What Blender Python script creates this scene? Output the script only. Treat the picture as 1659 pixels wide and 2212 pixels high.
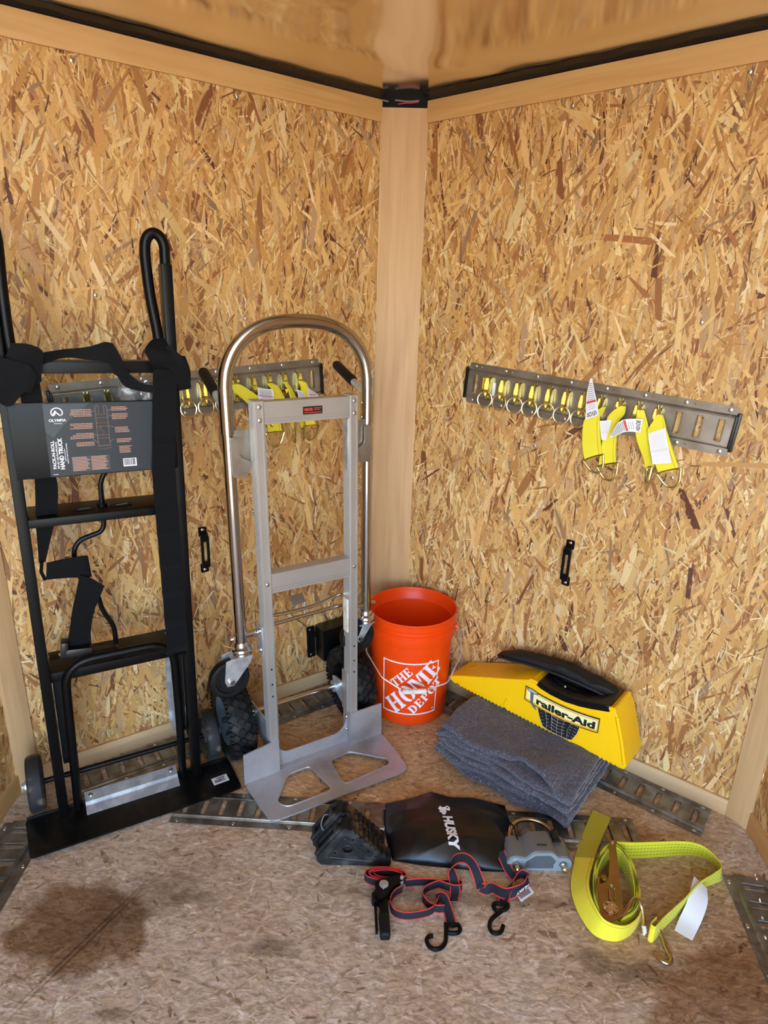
import bpy, bmesh, math, random
from mathutils import Vector as V, Matrix as M, Euler, noise as NZ
from math import sin, cos, pi, radians as RAD
for o in list(bpy.data.objects): bpy.data.objects.remove(o)
SC = bpy.context.scene; COL = SC.collection
random.seed(7)

# ---------------------------------------------------------------- camera
cam_d = bpy.data.cameras.new('camera'); cam = bpy.data.objects.new('camera', cam_d); COL.objects.link(cam)
SC.camera = cam
CF = V((-0.02631, 0.94995, -0.31144)).normalized(); CU = V((-0.0386, 0.3103, 0.9499))
CR = CF.cross(CU).normalized(); CU = CR.cross(CF).normalized()
CR_ = V((0.999, 0.0372, 0.029)); 
cam.matrix_world = M(((CR.x, CU.x, -CF.x, .033), (CR.y, CU.y, -CF.y, -2.1425), (CR.z, CU.z, -CF.z, 1.3485), (0, 0, 0, 1)))
cam_d.sensor_fit = 'VERTICAL'; cam_d.sensor_height = 24.0; cam_d.lens = 1339.39/2212*24; cam_d.clip_start = .05
# ---------------------------------------------------------------- world, sun, exposure
W = bpy.data.worlds.new('sky'); SC.world = W; W.use_nodes = True
wn = W.node_tree.nodes; wl_ = W.node_tree.links
bg = wn['Background']; sky = wn.new('ShaderNodeTexSky'); sky.sky_type = 'NISHITA'; sky.sun_disc = False
sky.sun_elevation = RAD(48); sky.sun_rotation = RAD(20); sky.air_density = 1.0; sky.dust_density = 1.5
wl_.new(sky.outputs[0], bg.inputs[0]); bg.inputs[1].default_value = .3
sun_d = bpy.data.lights.new('sun', 'SUN'); sun = bpy.data.objects.new('sun', sun_d); COL.objects.link(sun)
sun_d.energy = 4.2; sun_d.angle = RAD(.6); sun_d.color = (1, .94, .86)
sun.rotation_euler = V((-.25, -.62, -.75)).to_track_quat('-Z', 'Y').to_euler()
vs = SC.view_settings; vs.view_transform = 'Standard'; vs.look = 'None'; vs.gamma = 1; vs.use_curve_mapping = False
vs.exposure = 3.0

# ---------------------------------------------------------------- helpers
def lin(c):
    return tuple((x/255/12.92 if x/255 <= .04045 else ((x/255+.055)/1.055)**2.4) for x in c)
def tag(o, label=None, cat=None, group=None, kind=None):
    for k, v in (('label', label), ('category', cat), ('group', group), ('kind', kind)):
        if v: o[k] = v
    return o
def empty(name, label, cat, loc=(0, 0, 0), rz=0, group=None, mat=None):
    o = bpy.data.objects.new(name, None); COL.objects.link(o); o.empty_display_size = .05
    if mat is not None: o.matrix_world = mat
    else: o.location = loc; o.rotation_euler = (0, 0, rz)
    return tag(o, label, cat, group)
def spline(pts, k=6, closed=False):
    P = [V(p) for p in pts]; n = len(P); out = []
    if n < 3: 
        return [P[0].lerp(P[1], i/k) for i in range(k+1)]
    rng = range(n) if closed else range(n-1)
    for i in rng:
        if closed: a, b, c, d = P[i-1], P[i], P[(i+1) % n], P[(i+2) % n]
        else:
            b, c = P[i], P[i+1]; a = P[i-1] if i else b*2-c; d = P[i+2] if i+2 < n else c*2-b
        for j in range(k):
            t = j/k
            out.append(.5*((2*b)+(c-a)*t+(2*a-5*b+4*c-d)*t*t+(3*b-a-3*c+d)*t**3))
    if not closed: out.append(P[-1])
    return out
def fillet(pts, r, k=6):
    P = [V(p) for p in pts]; out = [P[0]]
    for i in range(1, len(P)-1):
        a = (P[i-1]-P[i]); b = (P[i+1]-P[i]); rr = min(r, a.length*.49, b.length*.49)
        s = P[i]+a.normalized()*rr; e = P[i]+b.normalized()*rr
        for j in range(k+1):
            t = j/k; out.append(s*(1-t)**2+P[i]*2*t*(1-t)+e*t*t)
    out.append(P[-1]); return out
def resample(P, n):
    P = [V(p) for p in P]; L = [0]
    for i in range(1, len(P)): L.append(L[-1]+(P[i]-P[i-1]).length)
    out = []; j = 0
    for i in range(n):
        t = L[-1]*i/(n-1)
        while j < len(P)-2 and L[j+1] < t: j += 1
        d = L[j+1]-L[j]; out.append(P[j].lerp(P[j+1], (t-L[j])/d if d > 1e-9 else 0))
    return out
class MB:
    def __init__(s):
        s.b = bmesh.new(); s.uv = s.b.loops.layers.uv.new('UVMap')
    def box(s, size, at=(0, 0, 0), rot=None, bev=0, seg=2, m=None):
        mt = M.Translation(at) @ (rot.to_matrix().to_4x4() if rot is not None else M()) @ M.Diagonal((*size, 1))
        if m is not None: mt = m @ mt
        v = bmesh.ops.create_cube(s.b, size=1, matrix=mt)['verts']
        if bev:
            e = list({e for x in v for e in x.link_edges})
            bmesh.ops.bevel(s.b, geom=e, offset=bev, segments=seg, affect='EDGES', profile=.6)
        return s
    def tube(s, pts, r, n=12, closed=False, ry=None):
        P = [V(p) for p in pts]; N = len(P); rings = []
        T = []
        for i in range(N):
            a = P[i-1] if (i or closed) else P[i]; b = P[(i+1) % N] if (i < N-1 or closed) else P[i]
            T.append((b-a).normalized())
        up = V((0, 0, 1)) if abs(T[0].z) < .9 else V((1, 0, 0))
        x = T[0].cross(up).normalized()
        for i in range(N):
            x = (x-T[i]*x.dot(T[i]))
            x = x.normalized() if x.length > 1e-6 else T[i].orthogonal().normalized()
            y = T[i].cross(x)
            R = r[i] if isinstance(r, (list, tuple)) else r
            rings.append([s.b.verts.new(P[i]+x*R*cos(2*pi*k/n)+y*(ry or R)*sin(2*pi*k/n)) for k in range(n)])
        m = N if closed else N-1
        for i in range(m):
            A, B = rings[i], rings[(i+1) % N]
            for k in range(n): s.b.faces.new((A[k], A[(k+1) % n], B[(k+1) % n], B[k]))
        if not closed:
            s.b.faces.new(rings[0][::-1]); s.b.faces.new(rings[-1])
        return s
    def cyl(s, a, b, r, n=16, r2=None):
        return s.tube([a, b], [r, r if r2 is None else r2], n)
    def lathe(s, prof, n=32, m=None, closed=False):
        m = m or M(); rings = []
        for (r, z) in prof:
            rings.append([s.b.verts.new(m @ V((r*cos(2*pi*k/n), r*sin(2*pi*k/n), z))) for k in range(n)] if r > 1e-6 else [s.b.verts.new(m @ V((0, 0, z)))])
        Q = list(zip(rings, rings[1:]+([rings[0]] if closed else []))) if closed else list(zip(rings, rings[1:]))
        for A, B in Q:
            for k in range(n):
                k2 = (k+1) % n
                if len(A) == 1 and len(B) == 1: continue
                if len(A) == 1: s.b.faces.new((A[0], B[k2], B[k]))
                elif len(B) == 1: s.b.faces.new((A[k], A[k2], B[0]))
                else: s.b.faces.new((A[k], A[k2], B[k2], B[k]))
        return s
    def torus(s, R, r, m=None, n=32, k=10):
        return s.lathe([(R+r*cos(2*pi*i/k), r*sin(2*pi*i/k)) for i in range(k)], n, m, True)
    def prism(s, poly, h, m=None, z0=0, bev=0):
        m = m or M(); n = len(poly)
        A = [s.b.verts.new(m @ V((p[0], p[1], z0))) for p in poly]; B = [s.b.verts.new(m @ V((p[0], p[1], z0+h))) for p in poly]
        F = [s.b.faces.new(A[::-1]), s.b.faces.new(B)]
        for i in range(n): F.append(s.b.faces.new((A[i], A[(i+1) % n], B[(i+1) % n], B[i])))
        if bev: bmesh.ops.bevel(s.b, geom=list({e for f in F for e in f.edges}), offset=bev, segments=2, affect='EDGES')
        return s
    def strip(s, A, B, th=.0014, n=None, k=6, closed=False):
        if n: A = resample(spline(A, k), n); B = resample(spline(B, k), n)
        A = [V(p) for p in A]; B = [V(p) for p in B]; N = len(A); R = []; L = 0
        for i in range(N):
            a = (A[i-1]+B[i-1])/2 if i or closed else (A[i]+B[i])/2; b = (A[(i+1) % N]+B[(i+1) % N])/2 if i < N-1 or closed else (A[i]+B[i])/2
            t = b-a; w = B[i]-A[i]; nn = t.cross(w)
            nn = nn.normalized() if nn.length > 1e-9 else V((0, 0, 1))
            if i: L += ((A[i]+B[i])/2-(A[i-1]+B[i-1])/2).length
            h = nn*th/2
            R.append(([s.b.verts.new(p) for p in (A[i]+h, B[i]+h, B[i]-h, A[i]-h)], L))
        def F(vs, uvs):
            f = s.b.faces.new(vs)
            for l, u in zip(f.loops, uvs): l[s.uv].uv = u
        m = N if closed else N-1
        for i in range(m):
            (P, l0), (Q, l1) = R[i], R[(i+1) % N]
            if i == N-1: l1 = l0+.01
            F((P[0], P[1], Q[1], Q[0]), ((0, l0), (1, l0), (1, l1), (0, l1)))
            F((P[2], P[3], Q[3], Q[2]), ((1, l0), (0, l0), (0, l1), (1, l1)))
            F((P[1], P[2], Q[2], Q[1]), ((1, l0), (1, l0), (1, l1), (1, l1)))
            F((P[3], P[0], Q[0], Q[3]), ((0, l0), (0, l0), (0, l1), (0, l1)))
        if not closed:
            s.b.faces.new(R[0][0][::-1]); s.b.faces.new(R[-1][0])
        return s
    def ribbon(s, pts, w, d=None, th=.0014, k=6, n=None):
        P = resample(spline(pts, k), n or max(8, len(pts)*k)); N = len(P); A = []; B = []
        if isinstance(d, list):
            D = resample(spline([V(x) for x in d], 4), N)
        for i in range(N):
            t = P[min(i+1, N-1)]-P[max(i-1, 0)]
            if d is None: dd = t.cross(V((0, 0, 1)))
            elif isinstance(d, list): dd = D[i]
            else: dd = V(d)
            dd = (dd-t*(dd.dot(t)/max(t.length_squared, 1e-12))).normalized()
            ww = (w[0]+(w[1]-w[0])*i/(N-1)) if isinstance(w, tuple) else w
            A.append(P[i]-dd*ww/2); B.append(P[i]+dd*ww/2)
        return s.strip(A, B, th)
    def soft(s, size, at, r, cuts=(10, 10, 4), amp=0, sc=10, m=None, fn=None, seed=0):
        hx, hy, hz = (q/2 for q in size); vm = {}
        def vert(p):
            key = tuple(round(q, 5) for q in p)
            if key in vm: return vm[key]
            p = V(p); q = V((max(-hx+r, min(hx-r, p.x)), max(-hy+r, min(hy-r, p.y)), max(-hz+r, min(hz-r, p.z))))
            d = p-q
            if d.length > 1e-9: p = q+d.normalized()*r
            p = p+V(at)
            if fn: p = fn(p)
            if amp: p = p+NZ.noise_vector(p*sc+V((seed, seed*.7, 0)))*amp
            if m: p = m @ p
            vm[key] = s.b.verts.new(p); return vm[key]
        nx, ny, nz = cuts
        def lerp(a, i, n): return -a+2*a*i/n
        for ax in range(3):
            for sg in (-1, 1):
                nu, nv = ((ny, nz), (nx, nz), (nx, ny))[ax]
                for i in range(nu):
                    for j in range(nv):
                        q = []
                        for (a, b) in ((i, j), (i+1, j), (i+1, j+1), (i, j+1)):
                            if ax == 0: p = (sg*hx, lerp(hy, a, ny), lerp(hz, b, nz))
                            elif ax == 1: p = (lerp(hx, a, nx), sg*hy, lerp(hz, b, nz))
                            else: p = (lerp(hx, a, nx), lerp(hy, b, ny), sg*hz)
                            q.append(vert(p))
                        if len(set(q)) < 4: continue
                        try: s.b.faces.new(q)
                        except ValueError: pass
        return s
    def mesh(s, me, m=None):
        t = bmesh.new(); t.from_mesh(me)
        if m: t.transform(m)
        vm = {v: s.b.verts.new(v.co) for v in t.verts}
        for f in t.faces:
            try: s.b.faces.new([vm[v] for v in f.verts])
            except ValueError: pass
        t.free(); return s
    def build(s, name, mat, parent=None, smooth=35, matrix=None, recalc=True):
        if recalc: bmesh.ops.recalc_face_normals(s.b, faces=s.b.faces)
        me = bpy.data.meshes.new(name); s.b.to_mesh(me); s.b.free()
        return link(name, me, mat, parent, smooth, matrix)
def link(name, me, mat, parent=None, smooth=35, matrix=None):
    if mat is not None:
        for m in (mat if isinstance(mat, list) else [mat]): me.materials.append(m)
    if smooth:
        me.polygons.foreach_set('use_smooth', [True]*len(me.polygons)); me.set_sharp_from_angle(angle=RAD(smooth))
    o = bpy.data.objects.new(name, me); COL.objects.link(o)
    if parent: o.parent = parent
    if matrix is not None: o.matrix_local = matrix
    return o
def curve_mesh(loops, ext=.001, bev=0):
    cu = bpy.data.curves.new('tmp', 'CURVE'); cu.dimensions = '2D'; cu.fill_mode = 'BOTH'; cu.extrude = ext; cu.bevel_depth = bev
    for L in loops:
        sp = cu.splines.new('POLY'); sp.points.add(len(L)-1); sp.use_cyclic_u = True
        for p, q in zip(sp.points, L): p.co = (q[0], q[1], 0, 1)
    o = bpy.data.objects.new('tmp', cu); me = bpy.data.meshes.new_from_object(o)
    bpy.data.objects.remove(o); bpy.data.curves.remove(cu); return me
def text_mesh(txt, size, bold=.0, shear=0, ax='LEFT', spacing=1, width=None):
    cu = bpy.data.curves.new('tmp', 'FONT'); cu.body = txt; cu.size = size; cu.offset = bold*size; cu.shear = shear
    cu.align_x = ax; cu.space_character = spacing; cu.resolution_u = 3
    o = bpy.data.objects.new('tmp', cu); me = bpy.data.meshes.new_from_object(o)
    bpy.data.objects.remove(o); bpy.data.curves.remove(cu)
    if width and len(me.vertices):
        xs = [v.co.x for v in me.vertices]; w = max(xs)-min(xs); x0 = min(xs)
        for v in me.vertices:
            v.co.x = (v.co.x-x0)*width/w - (width/2 if ax == 'CENTER' else 0)
    return me
def warp(me, fn, step=None):
    b = bmesh.new(); b.from_mesh(me)
    if step:
        for ax in (0, 1):
            lo = min(v.co[ax] for v in b.verts); hi = max(v.co[ax] for v in b.verts); q = lo+step
            no = (1, 0, 0) if ax == 0 else (0, 1, 0)
            while q < hi:
                co = (q, 0, 0) if ax == 0 else (0, q, 0)
                bmesh.ops.bisect_plane(b, geom=b.verts[:]+b.edges[:]+b.faces[:], plane_co=co, plane_no=no); q += step
    for v in b.verts: v.co = fn(v.co)
    b.to_mesh(me); b.free(); return me
def rect(x0, y0, x1, y1): return [(x0, y0), (x1, y0), (x1, y1), (x0, y1)]
def rrect(x0, y0, x1, y1, r, k=4):
    out = []
    for cx, cy, a in ((x1-r, y0+r, -90), (x1-r, y1-r, 0), (x0+r, y1-r, 90), (x0+r, y0+r, 180)):
        for i in range(k+1):
            t = RAD(a+90*i/k); out.append((cx+r*cos(t), cy+r*sin(t)))
    return out
def rpoly(pts, r, k=4):
    n = len(pts); P = [V((p[0], p[1], 0)) for p in pts]; out = []
    for i in range(n):
        a, b, c = P[i-1], P[i], P[(i+1) % n]; u = a-b; w = c-b; rr = min(r, u.length*.45, w.length*.45)
        s0 = b+u.normalized()*rr; e = b+w.normalized()*rr
        for j in range(k+1):
            t = j/k; q = s0*(1-t)**2+b*2*t*(1-t)+e*t*t; out.append((q.x, q.y))
    return out
def circle2(x, y, r, n=14): return [(x+r*cos(2*pi*i/n), y+r*sin(2*pi*i/n)) for i in range(n)]
XZ = M(((1, 0, 0, 0), (0, 0, -1, 0), (0, 1, 0, 0), (0, 0, 0, 1)))   # local xy plane -> xz plane, normal to -y (front)
def T(x, y, z): return M.Translation((x, y, z))
def RX(a): return M.Rotation(a, 4, 'X')
def RY(a): return M.Rotation(a, 4, 'Y')
def RZ(a): return M.Rotation(a, 4, 'Z')

# ---------------------------------------------------------------- materials
def nodes(name):
    m = bpy.data.materials.new(name); m.use_nodes = True; return m, m.node_tree.nodes, m.node_tree.links, m.node_tree.nodes['Principled BSDF']
def pm(name, col, rough=.5, metal=0, var=None, bump=None, spec=None, coat=0, dirt=None, alpha=None, trans=0):
    """col sRGB; var=(scale, second colour, contrast); bump=(scale, strength); dirt=(scale, colour, amount)"""
    m, N, L, P = nodes(name); P.inputs['Base Color'].default_value = (*lin(col), 1); P.inputs['Roughness'].default_value = rough; P.inputs['Metallic'].default_value = metal
    if spec is not None: P.inputs['Specular IOR Level'].default_value = spec
    if coat: P.inputs['Coat Weight'].default_value = coat
    if trans: P.inputs['Transmission Weight'].default_value = trans
    tc = N.new('ShaderNodeTexCoord'); cur = None
    def noise(sc, det=4):
        n = N.new('ShaderNodeTexNoise'); n.inputs['Scale'].default_value = sc; n.inputs['Detail'].default_value = det; L.new(tc.outputs['Object'], n.inputs['Vector']); return n
    def layer(sc, c2, lo, hi, base):
        n = noise(sc); r = N.new('ShaderNodeMapRange'); r.inputs[1].default_value = lo; r.inputs[2].default_value = hi; L.new(n.outputs['Fac'], r.inputs[0])
        x = N.new('ShaderNodeMix'); x.data_type = 'RGBA'; L.new(r.outputs[0], x.inputs['Factor']); x.inputs['B'].default_value = (*lin(c2), 1)
        if base is None: x.inputs['A'].default_value = (*lin(col), 1)
        else: L.new(base, x.inputs['A'])
        return x.outputs['Result']
    if var: cur = layer(var[0], var[1], .5-var[2], .5+var[2], cur)
    if dirt: cur = layer(dirt[0], dirt[1], .5, .5+dirt[2], cur)
    if cur is not None: L.new(cur, P.inputs['Base Color'])
    if bump:
        n = noise(bump[0]); b = N.new('ShaderNodeBump'); b.inputs['Strength'].default_value = bump[1]; b.inputs['Distance'].default_value = .002
        L.new(n.outputs['Fac'], b.inputs['Height']); L.new(b.outputs[0], P.inputs['Normal'])
    return m
def wood(name, c1, c2, axis, rough=.55, sc=1.0):
    """straight-grained plywood veneer, grain along the given object axis"""
    m, N, L, P = nodes(name); P.inputs['Roughness'].default_value = rough
    tc = N.new('ShaderNodeTexCoord'); mp = N.new('ShaderNodeMapping'); L.new(tc.outputs['Object'], mp.inputs[0])
    s = [60*sc, 60*sc, 60*sc]; s[axis] = 2.5*sc; mp.inputs['Scale'].default_value = s
    n = N.new('ShaderNodeTexNoise'); n.inputs['Scale'].default_value = 1; n.inputs['Detail'].default_value = 6; n.inputs['Distortion'].default_value = .6; L.new(mp.outputs[0], n.inputs['Vector'])
    mp2 = N.new('ShaderNodeMapping'); L.new(tc.outputs['Object'], mp2.inputs[0]); s2 = [9*sc]*3; s2[axis] = 1.2*sc; mp2.inputs['Scale'].default_value = s2
    n2 = N.new('ShaderNodeTexNoise'); n2.inputs['Scale'].default_value = 1; n2.inputs['Detail'].default_value = 3; n2.inputs['Distortion'].default_value = 1.5; L.new(mp2.outputs[0], n2.inputs['Vector'])
    ad = N.new('ShaderNodeMix'); ad.inputs['Factor'].default_value = .45; L.new(n.outputs['Fac'], ad.inputs['A']); L.new(n2.outputs['Fac'], ad.inputs['B'])
    cr = N.new('ShaderNodeValToRGB'); cr.color_ramp.elements[0].position = .3; cr.color_ramp.elements[1].position = .68
    cr.color_ramp.elements[0].color = (*lin(c2), 1); cr.color_ramp.elements[1].color = (*lin(c1), 1)
    L.new(ad.outputs['Result'], cr.inputs[0]); L.new(cr.outputs[0], P.inputs['Base Color'])
    b = N.new('ShaderNodeBump'); b.inputs['Strength'].default_value = .08; b.inputs['Distance'].default_value = .001; L.new(n.outputs['Fac'], b.inputs['Height']); L.new(b.outputs[0], P.inputs['Normal'])
    return m
def strand_mat(name, rough, grain=.35, stain=False, grainf=300, const=None):
    """per-strand colour attribute multiplied by grain running along the strand (UV in metres)"""
    m, N, L, P = nodes(name); P.inputs['Roughness'].default_value = rough; P.inputs['Specular IOR Level'].default_value = .35
    at = N.new('ShaderNodeAttribute'); at.attribute_name = 'strand'
    uv = N.new('ShaderNodeUVMap'); mp = N.new('ShaderNodeMapping'); L.new(uv.outputs[0], mp.inputs[0]); mp.inputs['Scale'].default_value = (grainf, 14, 1)
    n = N.new('ShaderNodeTexNoise'); n.inputs['Scale'].default_value = 1; n.inputs['Detail'].default_value = 4; n.inputs['Distortion'].default_value = .4; L.new(mp.outputs[0], n.inputs['Vector'])
    r = N.new('ShaderNodeMapRange'); r.inputs[1].default_value = .36; r.inputs[2].default_value = .64; r.inputs[3].default_value = 1-grain; r.inputs[4].default_value = 1+grain*.45; L.new(n.outputs['Fac'], r.inputs[0])
    x = N.new('ShaderNodeMix'); x.data_type = 'RGBA'; x.blend_type = 'MULTIPLY'; x.inputs['Factor'].default_value = 1; L.new(at.outputs['Color'], x.inputs['A']); L.new(r.outputs[0], x.inputs['B'])
    cur = x.outputs['Result']
    tc = N.new('ShaderNodeTexCoord')
    if const: cur = lin(const)
    if stain: cur = stain(N, L, tc, cur)
    L.new(cur, P.inputs['Base Color'])
    b = N.new('ShaderNodeBump'); b.inputs['Strength'].default_value = .25; b.inputs['Distance'].default_value = .0006; L.new(n.outputs['Fac'], b.inputs['Height']); L.new(b.outputs[0], P.inputs['Normal'])
    return m
def mixc(N, L, fac, a, b, mode='MIX'):
    x = N.new('ShaderNodeMix'); x.data_type = 'RGBA'; x.blend_type = mode
    for s, v in (('Factor', fac), ('A', a), ('B', b)):
        if isinstance(v, (int, float)): x.inputs[s].default_value = v
        elif isinstance(v, tuple): x.inputs[s].default_value = (*v, 1)
        else: L.new(v, x.inputs[s])
    return x.outputs['Result']
def blob(N, L, tc, c, rad, soft=.35, nz=.5, sc=9, rot=0):
    """0..1 mask of an uneven blot on the floor: c centre, rad radii in metres"""
    mp = N.new('ShaderNodeMapping'); L.new(tc.outputs['Object'], mp.inputs[0]); mp.vector_type = 'TEXTURE'
    mp.inputs['Location'].default_value = (*c, 0); mp.inputs['Scale'].default_value = (rad[0], rad[1], 1); mp.inputs['Rotation'].default_value = (0, 0, rot)
    sep = N.new('ShaderNodeSeparateXYZ'); L.new(mp.outputs[0], sep.inputs[0])
    cb = N.new('ShaderNodeCombineXYZ'); L.new(sep.outputs[0], cb.inputs[0]); L.new(sep.outputs[1], cb.inputs[1])
    ln = N.new('ShaderNodeVectorMath'); ln.operation = 'LENGTH'; L.new(cb.outputs[0], ln.inputs[0])
    n = N.new('ShaderNodeTexNoise'); n.inputs['Scale'].default_value = sc; n.inputs['Detail'].default_value = 5; L.new(tc.outputs['Object'], n.inputs['Vector'])
    a = N.new('ShaderNodeMath'); a.operation = 'MULTIPLY_ADD'; L.new(n.outputs['Fac'], a.inputs[0]); a.inputs[1].default_value = nz*2; a.inputs[2].default_value = -nz
    s = N.new('ShaderNodeMath'); s.operation = 'ADD'; L.new(ln.outputs['Value'], s.inputs[0]); L.new(a.outputs[0], s.inputs[1])
    r = N.new('ShaderNodeMapRange'); r.interpolation_type = 'SMOOTHSTEP'; r.inputs[1].default_value = 1-soft; r.inputs[2].default_value = 1+soft; r.inputs[3].default_value = 1; r.inputs[4].default_value = 0
    L.new(s.outputs[0], r.inputs[0]); return r.outputs[0]
def floor_stain(N, L, tc, cur):
    # smeared blotches of the sanded face
    mp = N.new('ShaderNodeMapping'); L.new(tc.outputs['Object'], mp.inputs[0]); mp.inputs['Scale'].default_value = (38, 95, 1)
    n = N.new('ShaderNodeTexNoise'); n.inputs['Scale'].default_value = 1; n.inputs['Detail'].default_value = 5; n.inputs['Roughness'].default_value = .62; n.inputs['Distortion'].default_value = 1.2; L.new(mp.outputs[0], n.inputs['Vector'])
    r = N.new('ShaderNodeMapRange'); r.inputs[1].default_value = .36; r.inputs[2].default_value = .62; L.new(n.outputs['Fac'], r.inputs[0])
    cur = mixc(N, L, r.outputs[0], mixc(N, L, 1.0, cur, (.66, .60, .54), 'MULTIPLY'), mixc(N, L, 1.0, cur, (1.08, 1.07, 1.06), 'MULTIPLY'))
    n = N.new('ShaderNodeTexNoise'); n.inputs['Scale'].default_value = 4; n.inputs['Detail'].default_value = 4; L.new(tc.outputs['Object'], n.inputs['Vector'])
    r = N.new('ShaderNodeMapRange'); r.inputs[1].default_value = .4; r.inputs[2].default_value = .65; L.new(n.outputs['Fac'], r.inputs[0])
    cur = mixc(N, L, r.outputs[0], mixc(N, L, 1.0, cur, (.87, .81, .74), 'MULTIPLY'), cur)
    # fresher orange-brown board where things stood, dusty grey-pink in front
    f = blob(N, L, tc, (.15, -.35), (1.0, .5), .25, .35, 4)
    cur = mixc(N, L, f, cur, mixc(N, L, 1.0, cur, (.98, .80, .56), 'MULTIPLY'))
    f = blob(N, L, tc, (-.655, -1.115), (.155, .11), .16, .6, 11)
    cur = mixc(N, L, f, cur, mixc(N, L, 1.0, cur, (.46, .36, .26), 'MULTIPLY'))
    f = blob(N, L, tc, (-.55, -1.06), (.16, .06), .5, .6, 14, .6)
    cur = mixc(N, L, f, cur, mixc(N, L, .6, cur, (.5, .43, .38), 'MULTIPLY'))
    f = blob(N, L, tc, (.80, -1.26), (.25, .17), .12, .4, 7, .3)
    cur = mixc(N, L, f, cur, mixc(N, L, 1.0, cur, (.6, .47, .36), 'MULTIPLY'))
    f = blob(N, L, tc, (.72, -.98), (.3, .2), .4, .5, 8)
    cur = mixc(N, L, f, cur, mixc(N, L, .8, cur, (.80, .64, .46), 'MULTIPLY'))
    for c in ((-.632, -1.16), (-.622, -1.165)):
        f = blob(N, L, tc, c, (.15, .0032), .7, .35, 30, RAD(64)); cur = mixc(N, L, f, cur, mixc(N, L, .8, cur, (.42, .38, .34), 'MULTIPLY'))
    for c, rd in (((.585, -1.155), (.06, .025)), ((.50, -1.14), (.035, .03)), ((-.22, -1.15), (.05, .02)), ((.33, -1.3), (.05, .02)), ((-.5, -1.3), (.03, .012)), ((-.42, -1.04), (.05, .015)), ((.2, -1.0), (.3, .02))):
        f = blob(N, L, tc, c, rd, .6, .7, 25)
        cur = mixc(N, L, f, cur, mixc(N, L, .75, cur, (.42, .4, .36), 'MULTIPLY'))
    return cur
def web_mat(name, c, edge=None, edge_w=.12, dashes=False, rough=.65, rib=900, stripe=None):
    m, N, L, P = nodes(name); P.inputs['Roughness'].default_value = rough; P.inputs['Specular IOR Level'].default_value = .1 if max(c) < 60 else .4; P.inputs['Sheen Weight'].default_value = .0 if max(c) < 60 else .1
    uv = N.new('ShaderNodeUVMap'); sep = N.new('ShaderNodeSeparateXYZ'); L.new(uv.outputs[0], sep.inputs[0])
    cur = lin(c)
    def band(lo, hi, src):
        a = N.new('ShaderNodeMath'); a.operation = 'GREATER_THAN'; L.new(src, a.inputs[0]); a.inputs[1].default_value = lo
        b = N.new('ShaderNodeMath'); b.operation = 'LESS_THAN'; L.new(src, b.inputs[0]); b.inputs[1].default_value = hi
        d = N.new('ShaderNodeMath'); d.operation = 'MULTIPLY'; L.new(a.outputs[0], d.inputs[0]); L.new(b.outputs[0], d.inputs[1]); return d.outputs[0]
    w = N.new('ShaderNodeTexWave'); w.inputs['Scale'].default_value = 1; mp = N.new('ShaderNodeMapping'); mp.inputs['Scale'].default_value = (0, rib/6.28, 0); L.new(uv.outputs[0], mp.inputs[0]); L.new(mp.outputs[0], w.inputs['Vector']); w.bands_direction = 'Y'
    cur = mixc(N, L, w.outputs['Fac'], tuple(x*.82 for x in cur), tuple(min(1, x*1.06) for x in cur))
    if edge:
        for lo, hi in ((-1, edge_w), (1-edge_w, 2)): cur = mixc(N, L, band(lo, hi, sep.outputs[0]), cur, lin(edge))
    if dashes:
        md = N.new('ShaderNodeMath'); md.operation = 'FRACT'; mu = N.new('ShaderNodeMath'); mu.operation = 'MULTIPLY'; mu.inputs[1].default_value = 110; L.new(sep.outputs[1], mu.inputs[0]); L.new(mu.outputs[0], md.inputs[0])
        d = band(-1, .62, md.outputs[0])
        for c0 in (.2, .4, .6, .8):
            q = N.new('ShaderNodeMath'); q.operation = 'MULTIPLY'; L.new(band(c0-.014, c0+.014, sep.outputs[0]), q.inputs[0]); L.new(d, q.inputs[1])
            cur = mixc(N, L, q.outputs[0], cur, lin((70, 75, 20)))
    if stripe:
        cur = mixc(N, L, band(.84, .87, sep.outputs[0]), cur, lin(stripe))
    L.new(cur, P.inputs['Base Color'])
    b = N.new('ShaderNodeBump'); b.inputs['Strength'].default_value = .35; b.inputs['Distance'].default_value = .0008; L.new(w.outputs['Fac'], b.inputs['Height']); L.new(b.outputs[0], P.inputs['Normal'])
    return m
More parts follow.
